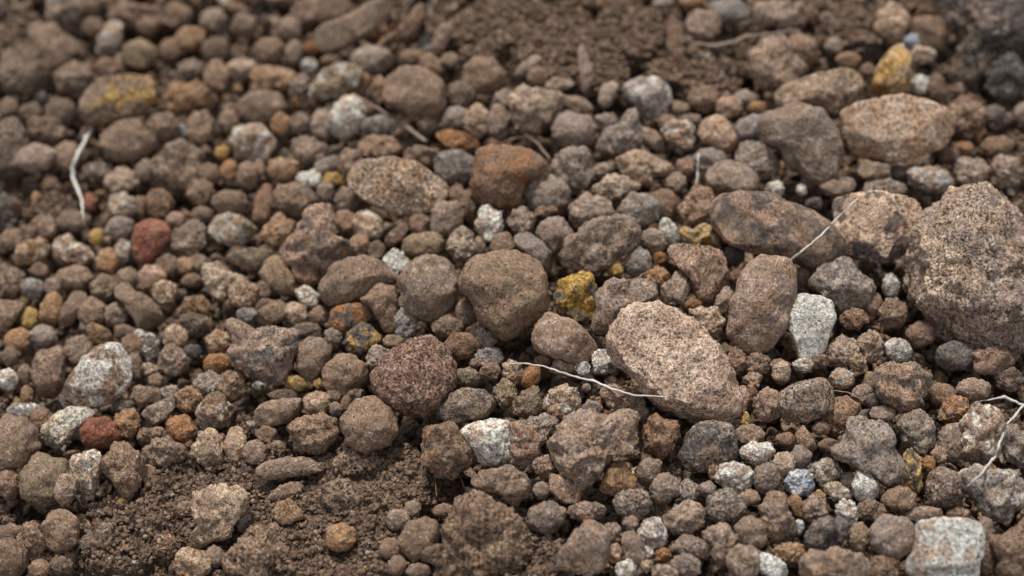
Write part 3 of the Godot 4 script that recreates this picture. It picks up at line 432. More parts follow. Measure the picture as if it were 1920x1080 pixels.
	["stone","gk","A",-13.1,3.3,48.6,40,[91,80,71,68,59,56,57,57,57,60,68,71,80,99,85,68,57,47,43,42,45,52,73,92],"grey gritty slab behind the pinkish-white crumbly stone"],
	["stone","b","L",-1.7,4.9,77.8,44,[87,74,65,56,50,48,50,55,58,66,83,90,97,74,55,46,42,44,49,61,65,72,87,84],"brown lumpy stone below the pinkish-white crumbly one"],
	["soil_clod","c","C",-7.8,-0.1,95.2,91,[141,132,132,124,125,129,142,146,141,126,120,112,112,134,159,163,130,115,110,113,124,149,142,136],"large crumbling soil clod at the lower edge beside the hollow"],
	["pebble","m","R",-19.5,-2.7,81.8,18,[36,20,0],"tiny reddish-brown oval pebble just above and left of the large crumbling clod"],
	["soil_clod","c","C",-45.9,-7.5,61.3,31,[70,45,0],"medium earthy brown crumbly soil clod just below the round gritty stone"],
	["soil_clod","c","C",-49.1,-8.0,73.7,39,[64,55,0],"medium earthy brown crumbly soil clod just above the lone tan-orange pebble"],
	["soil_clod","c","C",-71.5,-14.0,87.7,48,[82,69,0],"broad soil clod at the lower edge below the three-cornered stone"],
	["rock","gh","L",23.5,10.4,67.4,85,[141,147,143,137,108,82,87,94,100,108,112,119,122,126,128,128,129,129,113,90,77,69,70,103],"big grey-brown double-lobed stone with a waist"],
	["stone","tw","L",15.0,3.5,47.2,39,[56,57,62,56,51,51,48,45,45,49,48,48,53,58,56,56,54,56,51,43,39,40,44,53],"tan pebble with a bright white face above the big waisted stone"],
	["stone","g","L",8.1,2.4,55.4,29,[53,35,15],"small grey-brown lumpy stone just above and right of the rusty orange-brown stone"],
	["stone","hO","L",3.3,3.9,63.2,48,[58,69,58,52,53,60,74,72,73,58,48,44,43,45,51,64,73,75,67,59,56,55,52,53],"rusty orange-brown stone left of the big waisted one"],
	["stone","v","L",4.9,2.3,46.7,36,[43,44,44,48,56,50,44,42,41,38,38,41,47,51,51,51,45,43,45,43,42,43,48,45],"small olive-brown lumpy stone just below the rusty pebble under the rootlet"],
	["pebble","p","L",9.8,2.1,69.7,29,[40,34,0],"small pinkish-brown lumpy pebble just below and right of the rusty orange-brown stone"],
	["stone","p","A",15.4,3.1,78.5,26,[47,41,35,32,31,32,37,42,49,64,55,48,45,39,35,33,35,39,41,43,47,55,54,58],"pinkish-brown stone below the big waisted stone"],
	["pebble","h","R",8.5,0.7,77.2,24,[26,26,0],"tiny brown rounded pebble just left of the pinkish-brown stone"],
	["stone","hk","R",9.6,3.3,88.3,41,[60,44,15],"medium black-marked brown rounded stone just below and left of the pinkish-brown stone"],
	["stone","h","L",21.4,1.8,85.0,24,[58,28,0],"small brown lumpy stone just above the thin red chip"],
	["pebble","r","A",21.6,2.1,88.0,9,[24,12,0],"thin red chip lying on the brown gravel"],
	["stone","oy","A",30.6,4.0,75.6,37,[56,50,45,45,50,56,54,55,48,45,43,43,45,52,66,57,51,46,44,46,45,47,52,55],"honey-yellow triangular stone with pale spots"],
	["stone","mo","L",43.5,4.5,60.6,45,[56,61,64,61,53,50,55,68,64,59,51,48,48,51,54,61,65,65,66,56,51,51,49,50],"reddish gritty knobbly stone below the biggest rock"],
	["rock","kg","D",57.5,4.8,64.6,67,[82,84,90,93,86,79,75,74,78,75,78,77,80,90,95,93,86,77,75,71,72,77,79,86],"dark grey gritty rounded stone below the biggest rock"],
	["stone","gh","A",39.5,3.1,72.0,26,[35,39,49,51,42,39,38,38,34,33,34,38,41,40,42,43,47,45,40,37,37,33,31,32],"grey-brown three-cornered stone beside the honey-yellow one"],
	["stone","h","R",44.0,3.5,78.6,37,[48,40,50],"brown egg-shaped stone below the grey-brown three-cornered one"],
	["stone","h","D",34.6,3.9,83.7,38,[55,42,0],"small brown gritty stone just below and right of the honey-yellow triangular stone"],
	["pebble","h","R",34.0,1.6,89.0,22,[26,24,90],"tiny brown rounded pebble just above and left of the pebble with a red blotch"],
	["stone","wr","L",40.2,3.3,93.4,34,[41,38,38,40,44,46,41,39,41,38,39,42,46,43,43,40,39,40,40,41,46,42,41,43],"greenish-white pebble with a red blotch"],
	["stone","h","E",34.2,3.4,98.6,29,[56,32,-72],"small brown elongated stone just left of the bluish-white chip"],
	["stone","ht","L",49.2,4.2,89.0,38,[55,59,58,59,58,52,50,44,40,40,43,51,65,62,62,56,54,47,45,46,45,46,51,55],"light brown boot-shaped stone right of the red-blotched pebble"],
	["stone","h","D",61.0,4.3,85.2,45,[58,50,0],"round gritty brown stone beside the boot-shaped one"],
	["stone","wp","L",64.6,3.8,74.8,36,[56,58,50,44,41,41,41,41,44,52,53,53,56,54,48,47,43,41,42,46,47,46,49,56],"pink-and-white ridged pebble below the dark gritty stone"],
	["stone","wp","R",71.5,3.2,65.4,29,[52,32,0],"pale pink smooth oval pebble"],
	["pebble","pg","R",70.1,2.8,58.6,27,[43,29,0],"small grey-dusted pinkish-brown rounded pebble just above the pale pink oval pebble"],
	["pebble","y","L",69.1,1.2,52.3,13,[25,16,90],"tiny ochre lumpy pebble just above and right of the dark gritty rounded stone"],
	["pebble","p","R",68.4,1.8,80.5,23,[31,25,0],"tiny pinkish-brown rounded pebble just right of the round gritty stone by the boot"],
	["stone","h","R",67.7,3.9,94.3,41,[50,45,105],"small brown rounded stone just below and left of the squat sandy stone"],
	["stone","h","L",58.8,4.1,97.4,40,[45,49,47,49,55,53,53,56,57,56,59,48,31,29,34,45,52,61,67,57,52,51,46,44],"brown hooked stone near the lower edge"],
	["stone","g","A",64.8,4.1,104.0,36,[52,49,90],"medium grey-brown angular stone just below and right of the brown hooked stone"],
	["stone","h","L",50.8,3.4,98.6,27,[56,32,-15],"small brown lumpy stone just left of the brown hooked stone"],
	["pebble","h","L",48.7,3.0,104.2,26,[42,31,-20],"small brown lumpy pebble just below and left of the brown hooked stone"],
	["pebble","w","A",38.8,1.1,98.3,10,[20,14,90],"small bluish-white chip near the lower edge"],
	["pebble","wy","L",32.0,1.8,104.6,22,[29,25,0],"yellow-marked white pebble just below and right of the brown stone with an orange foot"],
	["pebble","t","L",37.9,1.2,103.1,15,[18,18,0],"tiny tan lumpy pebble just below the bluish-white chip"],
	["pebble","O","L",42.7,1.4,99.7,17,[23,20,0],"tiny rusty orange lumpy pebble just right of the bluish-white chip"],
	["pebble","g","L",42.4,2.4,106.2,18,[41,21,0],"small grey-brown lumpy pebble just below and right of the bluish-white chip"],
	["pebble","w","R",71.1,1.5,102.9,17,[31,18,90],"tiny white oval pebble just left of the white flake at the lower edge"],
	["rock","ho","A",20.8,7.4,101.8,49,[68,73,79,81,85,80,80,68,63,60,59,63,71,79,98,84,73,70,68,68,72,70,70,68],"brown stone with a tan-orange foot at the lower edge"],
	["pebble","h","L",28.3,2.4,93.1,24,[31,28,90],"small brown lumpy pebble just above and right of the brown stone with an orange foot"],
	["pebble","p","L",29.1,1.5,99.3,19,[26,22,90],"tiny pinkish-brown lumpy pebble just right of the brown stone with an orange foot"],
	["pebble","g","D",50.8,2.6,78.5,28,[33,32,0],"small grey-brown gritty pebble just right of the brown egg stone"],
	["pebble","h","R",56.5,1.6,77.5,23,[25,25,0],"tiny brown rounded pebble just above and left of the round gritty stone by the boot"],
	["pebble","o","L",58.2,4.0,72.6,12,[27,14,90],"tiny orange-brown lumpy pebble just below the dark gritty rounded stone"],
	["stone","p","L",32.6,3.7,45.9,31,[64,58,43,37,34,33,35,39,42,49,65,64,55,51,51,45,37,34,34,35,40,50,58,67],"small pinkish-brown lumpy stone just below and left of the biggest granular rock"],
	["pebble","h","R",23.8,1.6,48.2,22,[30,24,0],"tiny brown rounded pebble just above the big waisted stone"],
	["pebble","h","R",38.2,1.5,49.7,22,[27,24,0],"tiny brown rounded pebble just below and left of the biggest granular rock"],
	["stone","h","R",73.3,4.5,75.4,35,[45,38,90],"small brown rounded stone just below the pale pink oval pebble"],
	["rock","gp","B",86.8,7.4,49.8,43,[86,85,90,85,80,68,61,59,61,69,75,86,83,83,84,91,77,68,64,62,62,66,73,79],"grey squared stone with a pinkish underside below the chalky white stone"],
	["stone","mO","A",96.9,2.6,51.8,33,[54,68,71,65,63,66,60,53,44,40,39,41,46,57,75,79,73,56,48,45,41,41,43,48],"medium orange-marked reddish-brown angular stone just below and right of the grey squared stone"],
	["pebble","p","A",86.2,2.7,60.7,18,[26,24,23,23,25,28,37,52,46,43,36,29,25,24,24,27,29,32,37,46,44,45,39,30],"small pinkish-brown angular pebble just below the grey squared stone"],
	["pebble","m","R",91.2,3.0,56.6,20,[28,22,0],"tiny reddish-brown rounded pebble just below and right of the grey squared stone"],
	["pebble","m","R",80.6,1.5,59.4,19,[29,21,0],"tiny reddish-brown rounded pebble just above and right of the pale pink oval pebble"],
	["pebble","m","R",93.0,1.5,61.6,18,[30,20,0],"tiny reddish-brown oval pebble just left of the large lumpy stone with an olive patch"],
	["rock","gh","L",103.8,8.5,68.9,66,[77,73,75,77,78,85,89,100,101,100,88,84,116,90,71,65,63,61,62,87,117,125,102,85],"large grey-brown lumpy stone with a yellow-olive patch"],
	["stone","g","L",119.2,3.5,58.2,44,[50,51,54,55,61,68,62,61,62,61,65,59,52,49,49,50,55,61,68,75,63,58,57,51],"grey gritty rounded stone above the yellow and black shell-like piece"],
	["stone","Oh","L",132.0,0.7,47.7,31,[44,49,52,45,42,42,40,37,36,38,40,40,42,47,56,48,45,40,35,33,34,37,44,43],"brown-dusted rusty orange stone just above and left of the tall stone with a pale scar"],
	["stone","h","R",129.6,0.8,60.2,37,[59,40,85],"brown oval stone beside the tall stone with a pale scar"],
	["rock","hw","L",137.8,4.3,59.8,53,[62,67,71,81,92,95,95,95,82,75,64,57,54,56,63,81,99,100,97,89,76,70,62,60],"tall brown stone with a pale scar on its side"],
	["rock","Gw","L",138.7,4.6,80.2,63,[83,84,79,80,71,67,68,73,81,97,108,98,75,66,65,68,69,73,80,87,97,90,91,86],"blue-grey stone with pale blotches at the lower end of a rootlet"],
	["stone","hm","D",124.9,2.9,77.9,52,[61,55,53,56,57,57,60,62,61,61,56,55,54,54,57,67,60,56,56,55,57,64,59,59],"brown squarish gritty stone beside the blotched blue-grey one"],
	["stone","yk","L",115.7,3.0,72.2,29,[31,32,36,44,50,58,67,61,48,41,38,38,37,37,41,49,48,51,58,67,56,43,36,32],"yellow and black shell-like fragment standing in a gap"],
	["stone","m","R",111.3,3.1,82.0,35,[50,38,0],"small reddish-brown rounded stone just below the yellow and black shell-like fragment"],
	["pebble","h","E",119.1,2.0,86.5,20,[64,23,0],"small brown elongated pebble just above and left of the big white block"],
	["pebble","p","L",128.5,-0.5,84.4,18,[33,21,0],"tiny pinkish-brown lumpy pebble just above the big white block"],
	["stone","w","B",101.9,3.4,77.7,25,[37,35,35,36,40,49,47,48,52,43,40,39,38,36,37,41,45,43,44,47,47,46,47,41],"small clean white pebble below the large lumpy stone"],
	["stone","uw","L",83.2,3.3,76.2,35,[42,41,0],"pale blue-stained rounded pebble among brown gravel"],
	["stone","Gw","L",90.8,3.1,72.1,29,[46,34,0],"small white-marked grey lumpy stone just above and right of the blue-stained pebble"],
	["pebble","oy","A",81.8,2.4,83.5,17,[25,23,21,21,23,27,35,35,35,38,36,27,22,20,20,21,24,30,31,34,40,39,30,27],"ochre-orange smooth flake below the blue-stained pebble"],
	["pebble","tw","L",93.8,2.5,78.7,20,[42,24,-25],"small white-marked tan lumpy pebble just left of the clean white pebble"],
	["pebble","wp","L",95.6,2.8,86.3,27,[39,31,90],"pink-tinged white pebble just above and right of the dark speckled stone at the lower edge"],
	["pebble","h","L",86.8,3.0,85.2,28,[40,33,90],"small brown lumpy pebble just right of the ochre smooth flake"],
	["pebble","wu","R",82.0,1.2,90.1,14,[22,15,90],"tiny blue-tinged white rounded pebble just right of the squat sandy stone"],
	["pebble","t","R",79.2,2.8,69.3,32,[35,35,0],"small tan rounded pebble just above and left of the blue-stained pebble"],
	["pebble","h","R",84.3,2.6,66.6,29,[33,32,-40],"small brown rounded pebble just above the blue-stained pebble"],
	["pebble","m","R",75.4,1.3,73.2,25,[41,27,90],"small reddish-brown rounded pebble just left of the blue-stained pebble"],
	["stone","kg","L",88.8,4.4,94.7,37,[66,63,62,53,49,49,47,45,46,52,53,55,62,63,61,63,51,46,44,42,44,50,53,58],"dark grey-black speckled stone near the lower edge"],
	["stone","h","R",107.1,6.6,97.0,58,[66,63,0],"round brown gritty ball left of the big white block"],
	["rock","wo","B",121.2,8.6,103.0,62,[97,106,115,114,105,95,92,95,99,112,98,88,89,112,125,119,97,87,84,87,97,119,104,95],"big white block with orange tinge at the lower edge"],
	["pebble","d","R",134.6,0.1,99.9,26,[51,28,90],"small dark brown oval pebble just left of the dark reddish stone in the corner"],
	["pebble","g","R",135.3,-0.3,90.3,24,[44,26,90],"small grey-brown oval pebble just above and right of the big white block"],
	["rock","m","L",142.6,4.3,101.5,63,[72,70,73,82,101,100,84,76,75,79,90,82,77,75,76,83,97,87,84,87,94,83,79,80],"dark reddish rough stone in the lower corner"],
	["pebble","v","R",98.2,3.0,95.0,28,[45,31,90],"small olive-brown rounded pebble just left of the round gritty ball"],
	["pebble","m","L",102.8,2.8,85.6,27,[41,31,0],"small reddish-brown lumpy pebble just below the clean white pebble"],
	["pebble","h","R",97.5,1.6,74.3,23,[25,25,0],"tiny brown rounded pebble just left of the clean white pebble"],
	["pebble","op","L",78.1,3.1,100.3,25,[49,29,10],"pink-tinged orange-brown pebble just above and right of the white flake at the lower edge"],
	["stone","w","A",73.2,3.3,105.2,23,[53,31,-40],"white flake cut by the lower edge"],
	["rock","hp","L",89.7,7.5,107.9,40,[101,92,82,64,55,52,49,50,55,65,82,94,96,97,88,62,51,46,44,46,51,62,88,96],"broad brown stone with pink and orange grains at the lower edge"],
	["stone","d","L",104.6,3.3,105.2,31,[46,37,0],"small dark brown lumpy stone just below the round gritty ball"],
	["pebble","h","R",138.9,-0.4,39.5,30,[50,33,0],"small brown oval pebble just above the tall stone with a pale scar"],
	["pebble","m","R",128.8,0.6,41.9,30,[40,33,0],"small reddish-brown rounded pebble just right of the knobbly dark-seamed stone"],
	["stone","g","L",148.5,-0.3,60.6,40,[67,47,120],"medium grey-brown lumpy stone just right of the tall stone with a pale scar"],
	["pebble","p","L",125.2,0.4,64.4,21,[29,24,90],"pinkish-brown pebble just below and left of the brown oval stone by the scarred one"],
	["pebble","O","R",121.7,0.1,67.4,19,[25,21,90],"tiny rusty orange rounded pebble just above and right of the yellow and black shell-like fragment"],
	["pebble","g","R",110.0,2.1,50.6,23,[39,25,0],"small grey-brown oval pebble just below and left of the knobbly dark-seamed stone"],
	["pebble","h","L",105.8,1.8,43.3,26,[41,30,0],"small brown lumpy pebble just left of the knobbly dark-seamed stone"],
	["stone","ho","L",75.3,4.8,89.6,41,[45,42,43,47,57,75,73,75,69,61,55,48,46,46,51,58,59,64,71,71,76,64,59,52],"brown squat stone beside the ochre smooth flake near the lower edge"],
	["pebble","g","L",-94.0,-15.7,25.8,33,[46,39,0],"small grey-brown lumpy pebble just below and left of the ochre-orange pebble"],
	["stone","b","L",-86.3,-13.9,27.5,37,[47,44,90],"small brown lumpy stone just below and right of the ochre-orange pebble"],
	["pebble","m","R",-111.7,-20.4,21.1,22,[25,25,0],"tiny reddish-brown rounded pebble just above the grey wedge with a white tip"],
	["pebble","g","L",-106.4,-19.4,26.0,18,[32,21,0],"tiny grey-brown lumpy pebble just above and right of the grey wedge with a white tip"],
	["pebble","wp","L",-159.0,-23.5,18.0,27,[36,32,90],"white and pink pebble at the frame edge, left of the reddish angular stone"],
	["pebble","m","R",-154.1,-24.3,15.6,21,[36,23,90],"tiny reddish-brown oval pebble just left of the reddish angular stone"],
	["pebble","m","R",-152.4,-24.4,23.7,18,[34,20,90],"tiny reddish-brown oval pebble just below and left of the reddish angular stone"],
	["pebble","b","R",-119.0,-19.5,16.9,26,[53,28,90],"small brown oval pebble just right of the white-crusted rock"],
	["pebble","yv","R",-66.5,-11.5,28.9,22,[37,24,-20],"mustard-yellow pebble under the blocky black-streaked rock"],
	["pebble","d","L",-70.4,-12.3,32.9,18,[43,21,0],"tiny dark brown lumpy pebble just above the long speckled stone"],
	["pebble","G","R",-53.5,-9.3,40.4,19,[24,21,90],"tiny grey rounded pebble just right of the pale tan smooth pebble"],
	["pebble","o","R",-50.3,-8.7,38.9,16,[28,17,90],"tiny orange-brown oval pebble just above and left of the round gritty stone"],
	["pebble","d","L",-47.6,-7.6,36.0,15,[34,17,0],"tiny dark brown lumpy pebble just below and right of the small round ball-like stone"],
	["pebble","d","R",-54.2,-8.5,35.8,19,[24,21,0],"tiny dark brown rounded pebble just below and left of the small round ball-like stone"],
	["pebble","v","R",-13.7,-0.7,34.8,28,[43,31,0],"small olive-brown rounded pebble just above the grey gritty slab"],
	["pebble","p","L",-6.5,-0.8,32.5,23,[31,27,0],"tiny pinkish-brown lumpy pebble just above and right of the grey gritty slab"],
	["pebble","v","R",-11.4,-1.4,28.9,14,[15,15,0],"tiny olive-brown rounded pebble just below and right of the reddish-brown angular stone"],
	["pebble","to","L",0.3,1.0,34.5,26,[41,31,90],"small orange-tinged tan lumpy pebble just left of the rusty pebble under the rootlet"],
	["pebble","O","R",5.9,1.4,36.2,25,[41,27,60],"rusty orange pebble just under the long pale rootlet"],
	["pebble","v","L",-2.1,0.9,42.1,29,[42,34,90],"small olive-brown lumpy pebble just right of the grey gritty slab"],
	["pebble","t","R",15.7,0.2,31.8,22,[34,24,0],"tiny tan rounded pebble just below the potato-shaped stone"],
	["pebble","G","R",22.4,0.7,39.7,12,[14,14,0],"tiny grey rounded pebble just above and right of the tan pebble with a white face"],
	["pebble","m","R",9.4,0.5,29.1,16,[27,17,0],"tiny reddish-brown oval pebble just below and left of the potato-shaped stone"],
	["pebble","to","L",72.5,1.6,37.6,20,[29,24,0],"tiny orange-tinged tan lumpy pebble just right of the biggest granular rock"],
	["pebble","tp","L",68.4,5.2,47.1,16,[42,18,90],"tiny pink-tinged tan lumpy pebble just below and right of the biggest granular rock"],
	["pebble","m","L",71.5,1.6,43.6,16,[37,19,90],"tiny reddish-brown lumpy pebble just left of the grey squared stone"],
	["stone","hp","L",76.0,3.6,48.5,36,[50,42,90],"small pink-tinged brown lumpy stone just left of the grey squared stone"],
	["pebble","tp","A",81.1,2.5,35.6,22,[37,29,90],"small pink-tinged tan angular pebble just above and left of the grey squared stone"],
	["pebble","tu","R",99.0,2.6,37.8,28,[39,31,0],"small tan pebble with a bluish-white spot above the thin dark rootlet"],
	["pebble","v","R",107.8,1.0,39.9,22,[48,24,90],"small olive-brown oval pebble just left of the knobbly dark-seamed stone"],
	["pebble","k","R",107.4,2.9,46.4,20,[24,22,90],"tiny dark grey rounded pebble just below and left of the knobbly dark-seamed stone"],
	["pebble","d","L",150.6,-2.0,34.6,29,[43,34,0],"dark brown pebble just above and right of the tall stone with a pale scar"],
	["pebble","m","R",142.4,2.3,33.5,19,[34,20,0],"tiny reddish-brown oval pebble just below the largest pitted boulder"],
]
# kind, bark, label, x y z radius (mm) along its length
const ROOTS := [
	["root","ivory","white kinked rootlet hanging below the yellow-stained block",[-146.3,-23.6,-92.5,0.58,-147.1,-23.6,-89.7,0.60,-147.7,-23.1,-86.4,0.63,-148.0,-21.6,-82.0,0.60,-148.0,-19.0,-76.7,0.57,-148.7,-19.0,-73.2,0.56,-149.9,-21.0,-71.7,0.56,-149.9,-22.5,-70.3,0.59,-149.6,-23.4,-68.3,0.62,-148.4,-23.7,-65.7,0.59,-147.2,-23.6,-62.8,0.56,-146.2,-23.5,-60.3,0.50,-145.1,-22.8,-57.2,0.45,-144.2,-21.1,-53.0,0.33,-143.0,-18.1,-47.7,0.22,-142.2,-18.6,-44.8,0.18,-142.6,-23.4,-45.7,0.13]],
	["root","ivory","long pale rootlet arching from the potato-shaped stone onto the biggest granular rock",[-2.4,0.1,29.9,0.16,0.8,5.8,34.4,0.18,4.0,5.0,33.7,0.20,7.6,4.9,34.6,0.23,11.2,4.3,35.0,0.26,14.4,4.3,36.4,0.28,17.6,2.9,36.7,0.30,20.8,2.4,37.4,0.35,24.0,3.0,38.9,0.40,27.0,5.1,42.1,0.37,30.0,8.7,46.4,0.35,33.1,8.7,47.5,0.32,36.2,9.2,49.0,0.29,40.8,11.4,50.9,0.22,45.4,14.6,53.6,0.15]],
	["root","ivory","straight white rootlet sticking up from the large long pinkish rock",[86.0,11.5,-1.5,0.35,88.2,16.0,-0.5,0.30,90.8,17.7,-1.8,0.26,93.3,18.8,-3.7,0.26,96.0,19.2,-6.2,0.26,99.4,16.1,-12.4,0.26,102.0,17.2,-15.0,0.25,104.1,20.5,-15.2,0.25,106.7,21.1,-17.7,0.25,111.5,11.8,-28.9,0.21,115.6,5.5,-37.4,0.17]],
	["root","pale","grey-white forked rootlet at the frame edge above the blotched blue-grey stone",[129.7,10.5,82.5,0.24,131.5,13.6,81.9,0.28,134.3,13.3,78.9,0.33,138.2,6.0,71.2,0.38,140.9,3.4,66.8,0.43,141.6,5.2,65.2,0.46,142.7,5.6,62.6,0.48,144.0,6.3,60.3,0.44,146.8,1.5,53.8,0.39,150.1,-1.3,48.8,0.39,152.8,-2.1,45.2,0.40,154.3,-2.7,43.4,0.40,155.8,-3.0,41.9,0.40]],
	["root","pale","wispy pale rootlet running to the frame edge above the tall scarred stone",[140.5,-1.1,43.4,0.15,143.2,-1.4,42.6,0.22,145.9,-1.6,41.8,0.30,147.2,-1.8,41.5,0.40,148.4,-1.7,41.3,0.50,150.0,-2.1,42.1,0.45,151.5,-2.3,43.0,0.40,153.0,-2.5,43.6,0.40,154.6,-2.6,44.2,0.40]],
	["twig","bark","grey-brown twig slanting down to the flat bright orange pebble",[-53.4,-8.7,-93.3,0.34,-50.3,-8.0,-90.3,0.40,-47.3,-7.3,-87.3,0.45,-43.9,-6.7,-83.9,0.51,-40.6,-6.1,-80.5,0.56,-37.8,-5.5,-77.5,0.61,-35.0,-4.9,-74.3,0.67,-31.9,-4.5,-70.8,0.69,-28.8,-3.9,-67.2,0.72]],
	["twig","bark","pale forked twig lying across the soil above the brown-pink knobbly lump",[61.5,2.5,-107.4,0.45,65.5,2.5,-106.9,0.57,69.5,2.5,-106.4,0.68,72.8,2.5,-107.2,0.74,76.0,2.5,-108.0,0.80,78.4,2.5,-109.5,0.80,80.8,2.7,-110.8,0.80,84.5,2.5,-111.3,0.68,88.2,2.5,-111.7,0.57,93.8,2.5,-113.0,0.46,99.5,2.4,-114.3,0.34]],
	["root","pale","short upright white rootlet in front of the dark-spotted blue-grey stone",[60.5,8.4,-49.8,0.43,60.4,7.5,-47.5,0.43,60.4,5.3,-46.4,0.43,60.1,3.6,-44.4,0.38,59.8,2.5,-41.8,0.32]],
	["root","bark","thin brown rootlet curling round the grey egg pebble",[26.9,1.8,1.7,0.21,29.3,15.3,11.9,0.22,32.3,16.7,11.9,0.24,35.2,16.1,10.6,0.25,38.6,8.8,3.5,0.27,40.7,4.8,-1.4,0.26,42.5,3.9,-3.6,0.25,42.9,5.0,-4.7,0.23,43.3,5.6,-6.1,0.21,42.6,7.5,-6.7,0.16,42.0,7.3,-9.1,0.12]],
	["twig","bark","pale curved twig beside the nicked round brown stone",[-0.9,-0.1,-64.2,0.33,1.8,0.3,-64.6,0.36,4.4,0.9,-64.7,0.38,6.4,0.9,-63.3,0.38,8.5,1.3,-61.4,0.38,10.4,1.1,-58.0,0.35,12.3,1.1,-54.3,0.33]],
	["root","bark","thin dark rootlet behind the grey squared stone",[95.9,1.8,41.6,0.20,98.2,2.2,42.3,0.22,100.3,3.1,43.4,0.24,102.2,4.3,45.5,0.19,104.3,4.2,46.6,0.14]],
	["root","hair","fine root hair stretched over the dark stone below the earthy ball",[-29.5,-3.9,50.0,0.12,-25.9,-3.3,50.7,0.14,-22.3,-2.7,51.3,0.16,-19.1,-2.2,51.2,0.16,-15.9,-1.7,51.1,0.16,-12.7,-1.2,50.6,0.13,-9.5,-0.8,50.2,0.10]],
	["root","hair","fine root hair hanging straight down from the dark stone with root hairs",[-23.5,-2.9,51.6,0.10,-23.9,11.0,64.2,0.11,-25.0,9.3,65.3,0.12,-26.0,2.3,62.7,0.13,-26.7,-1.9,62.0,0.14,-26.7,-3.2,63.1,0.13,-26.5,-3.2,65.0,0.12,-26.5,-3.3,67.7,0.10,-26.6,-3.4,70.6,0.08]],
	["root","hair","single thread-like root hair hanging in the hollow below the dark stone",[-22.7,-2.7,69.5,0.09,-22.5,-2.7,71.2,0.09,-22.3,-2.6,73.0,0.10,-22.1,-2.6,74.9,0.09,-21.9,-2.6,76.8,0.09]],
]


func _ready() -> void:
	rng.seed = 71
	noise.seed = 5
	noise.noise_type = FastNoiseLite.TYPE_SIMPLEX_SMOOTH
	noise.frequency = 1.0
	noise.fractal_type = FastNoiseLite.FRACTAL_NONE
	set_camera()
	set_light()
	make_materials()
	make_spheres()
	start_grid()
	make_ground()
	start_gravel()
	drop_gravel(60000, true)      # the bed in which the stones lie
	for s in STONES:
		make_stone(s)
	drop_gravel(130000, false)    # what fills the gaps between them
	finish_gravel()
	scatter_grains()
	for r in ROOTS:
		make_root(r)


func set_camera() -> void:
	var p := deg_to_rad(PITCH)
	outward = Vector3(0, sin(p), cos(p))
	up_slope = Vector3(0, cos(p), -sin(p))
	var lens := CameraAttributesPhysical.new()
	lens.frustum_focal_length = 90.67
	lens.exposure_aperture = 7.6
	lens.frustum_focus_distance = 0.645
	lens.frustum_near = 0.05
	lens.frustum_far = 60.0
	var camera := Camera3D.new()
	camera.name = "camera"
	camera.attributes = lens
	camera.keep_aspect = Camera3D.KEEP_HEIGHT
	camera.fov = 2.0 * rad_to_deg(atan(0.09 / REACH))
	camera.near = 0.05
	camera.far = 60.0
	camera.transform = Transform3D(Basis(side, up_slope, outward), outward * REACH)
	add_child(camera)
	camera.current = true


func set_light() -> void:
	var air := ProceduralSkyMaterial.new()
	air.sky_top_color = Color(0.92, 0.95, 1.0)
	air.sky_horizon_color = Color(0.82, 0.86, 0.92)
	air.sky_curve = 0.25
	air.ground_bottom_color = Color(0.30, 0.26, 0.22)
	air.ground_horizon_color = Color(0.42, 0.38, 0.34)
	air.sun_angle_max = 1.0
	var sky := Sky.new()
	sky.sky_material = air
	var e := Environment.new()
	e.background_mode = Environment.BG_SKY
	e.sky = sky
	e.background_energy_multiplier = 0.25
	e.tonemap_mode = Environment.TONE_MAPPER_LINEAR
	e.tonemap_exposure = 2.5
	e.sdfgi_enabled = true
	e.ssao_enabled = true
	e.ssil_enabled = true
	var around := WorldEnvironment.new()
	around.name = "environment"
	around.environment = e
	add_child(around)
	var sun := DirectionalLight3D.new()
	sun.name = "sun"
	sun.light_energy = 0.5
	sun.light_color = Color(1.0, 0.99, 0.98)
	sun.light_angular_distance = 11.0
	sun.shadow_enabled = true
	sun.basis = Basis.looking_at(Vector3(0.14, -0.85, 0.42))
	add_child(sun)


func tone(letter: String) -> Color:
	var c: Array = TONE[letter]
	return Color8(c[0], c[1], c[2]).srgb_to_linear()


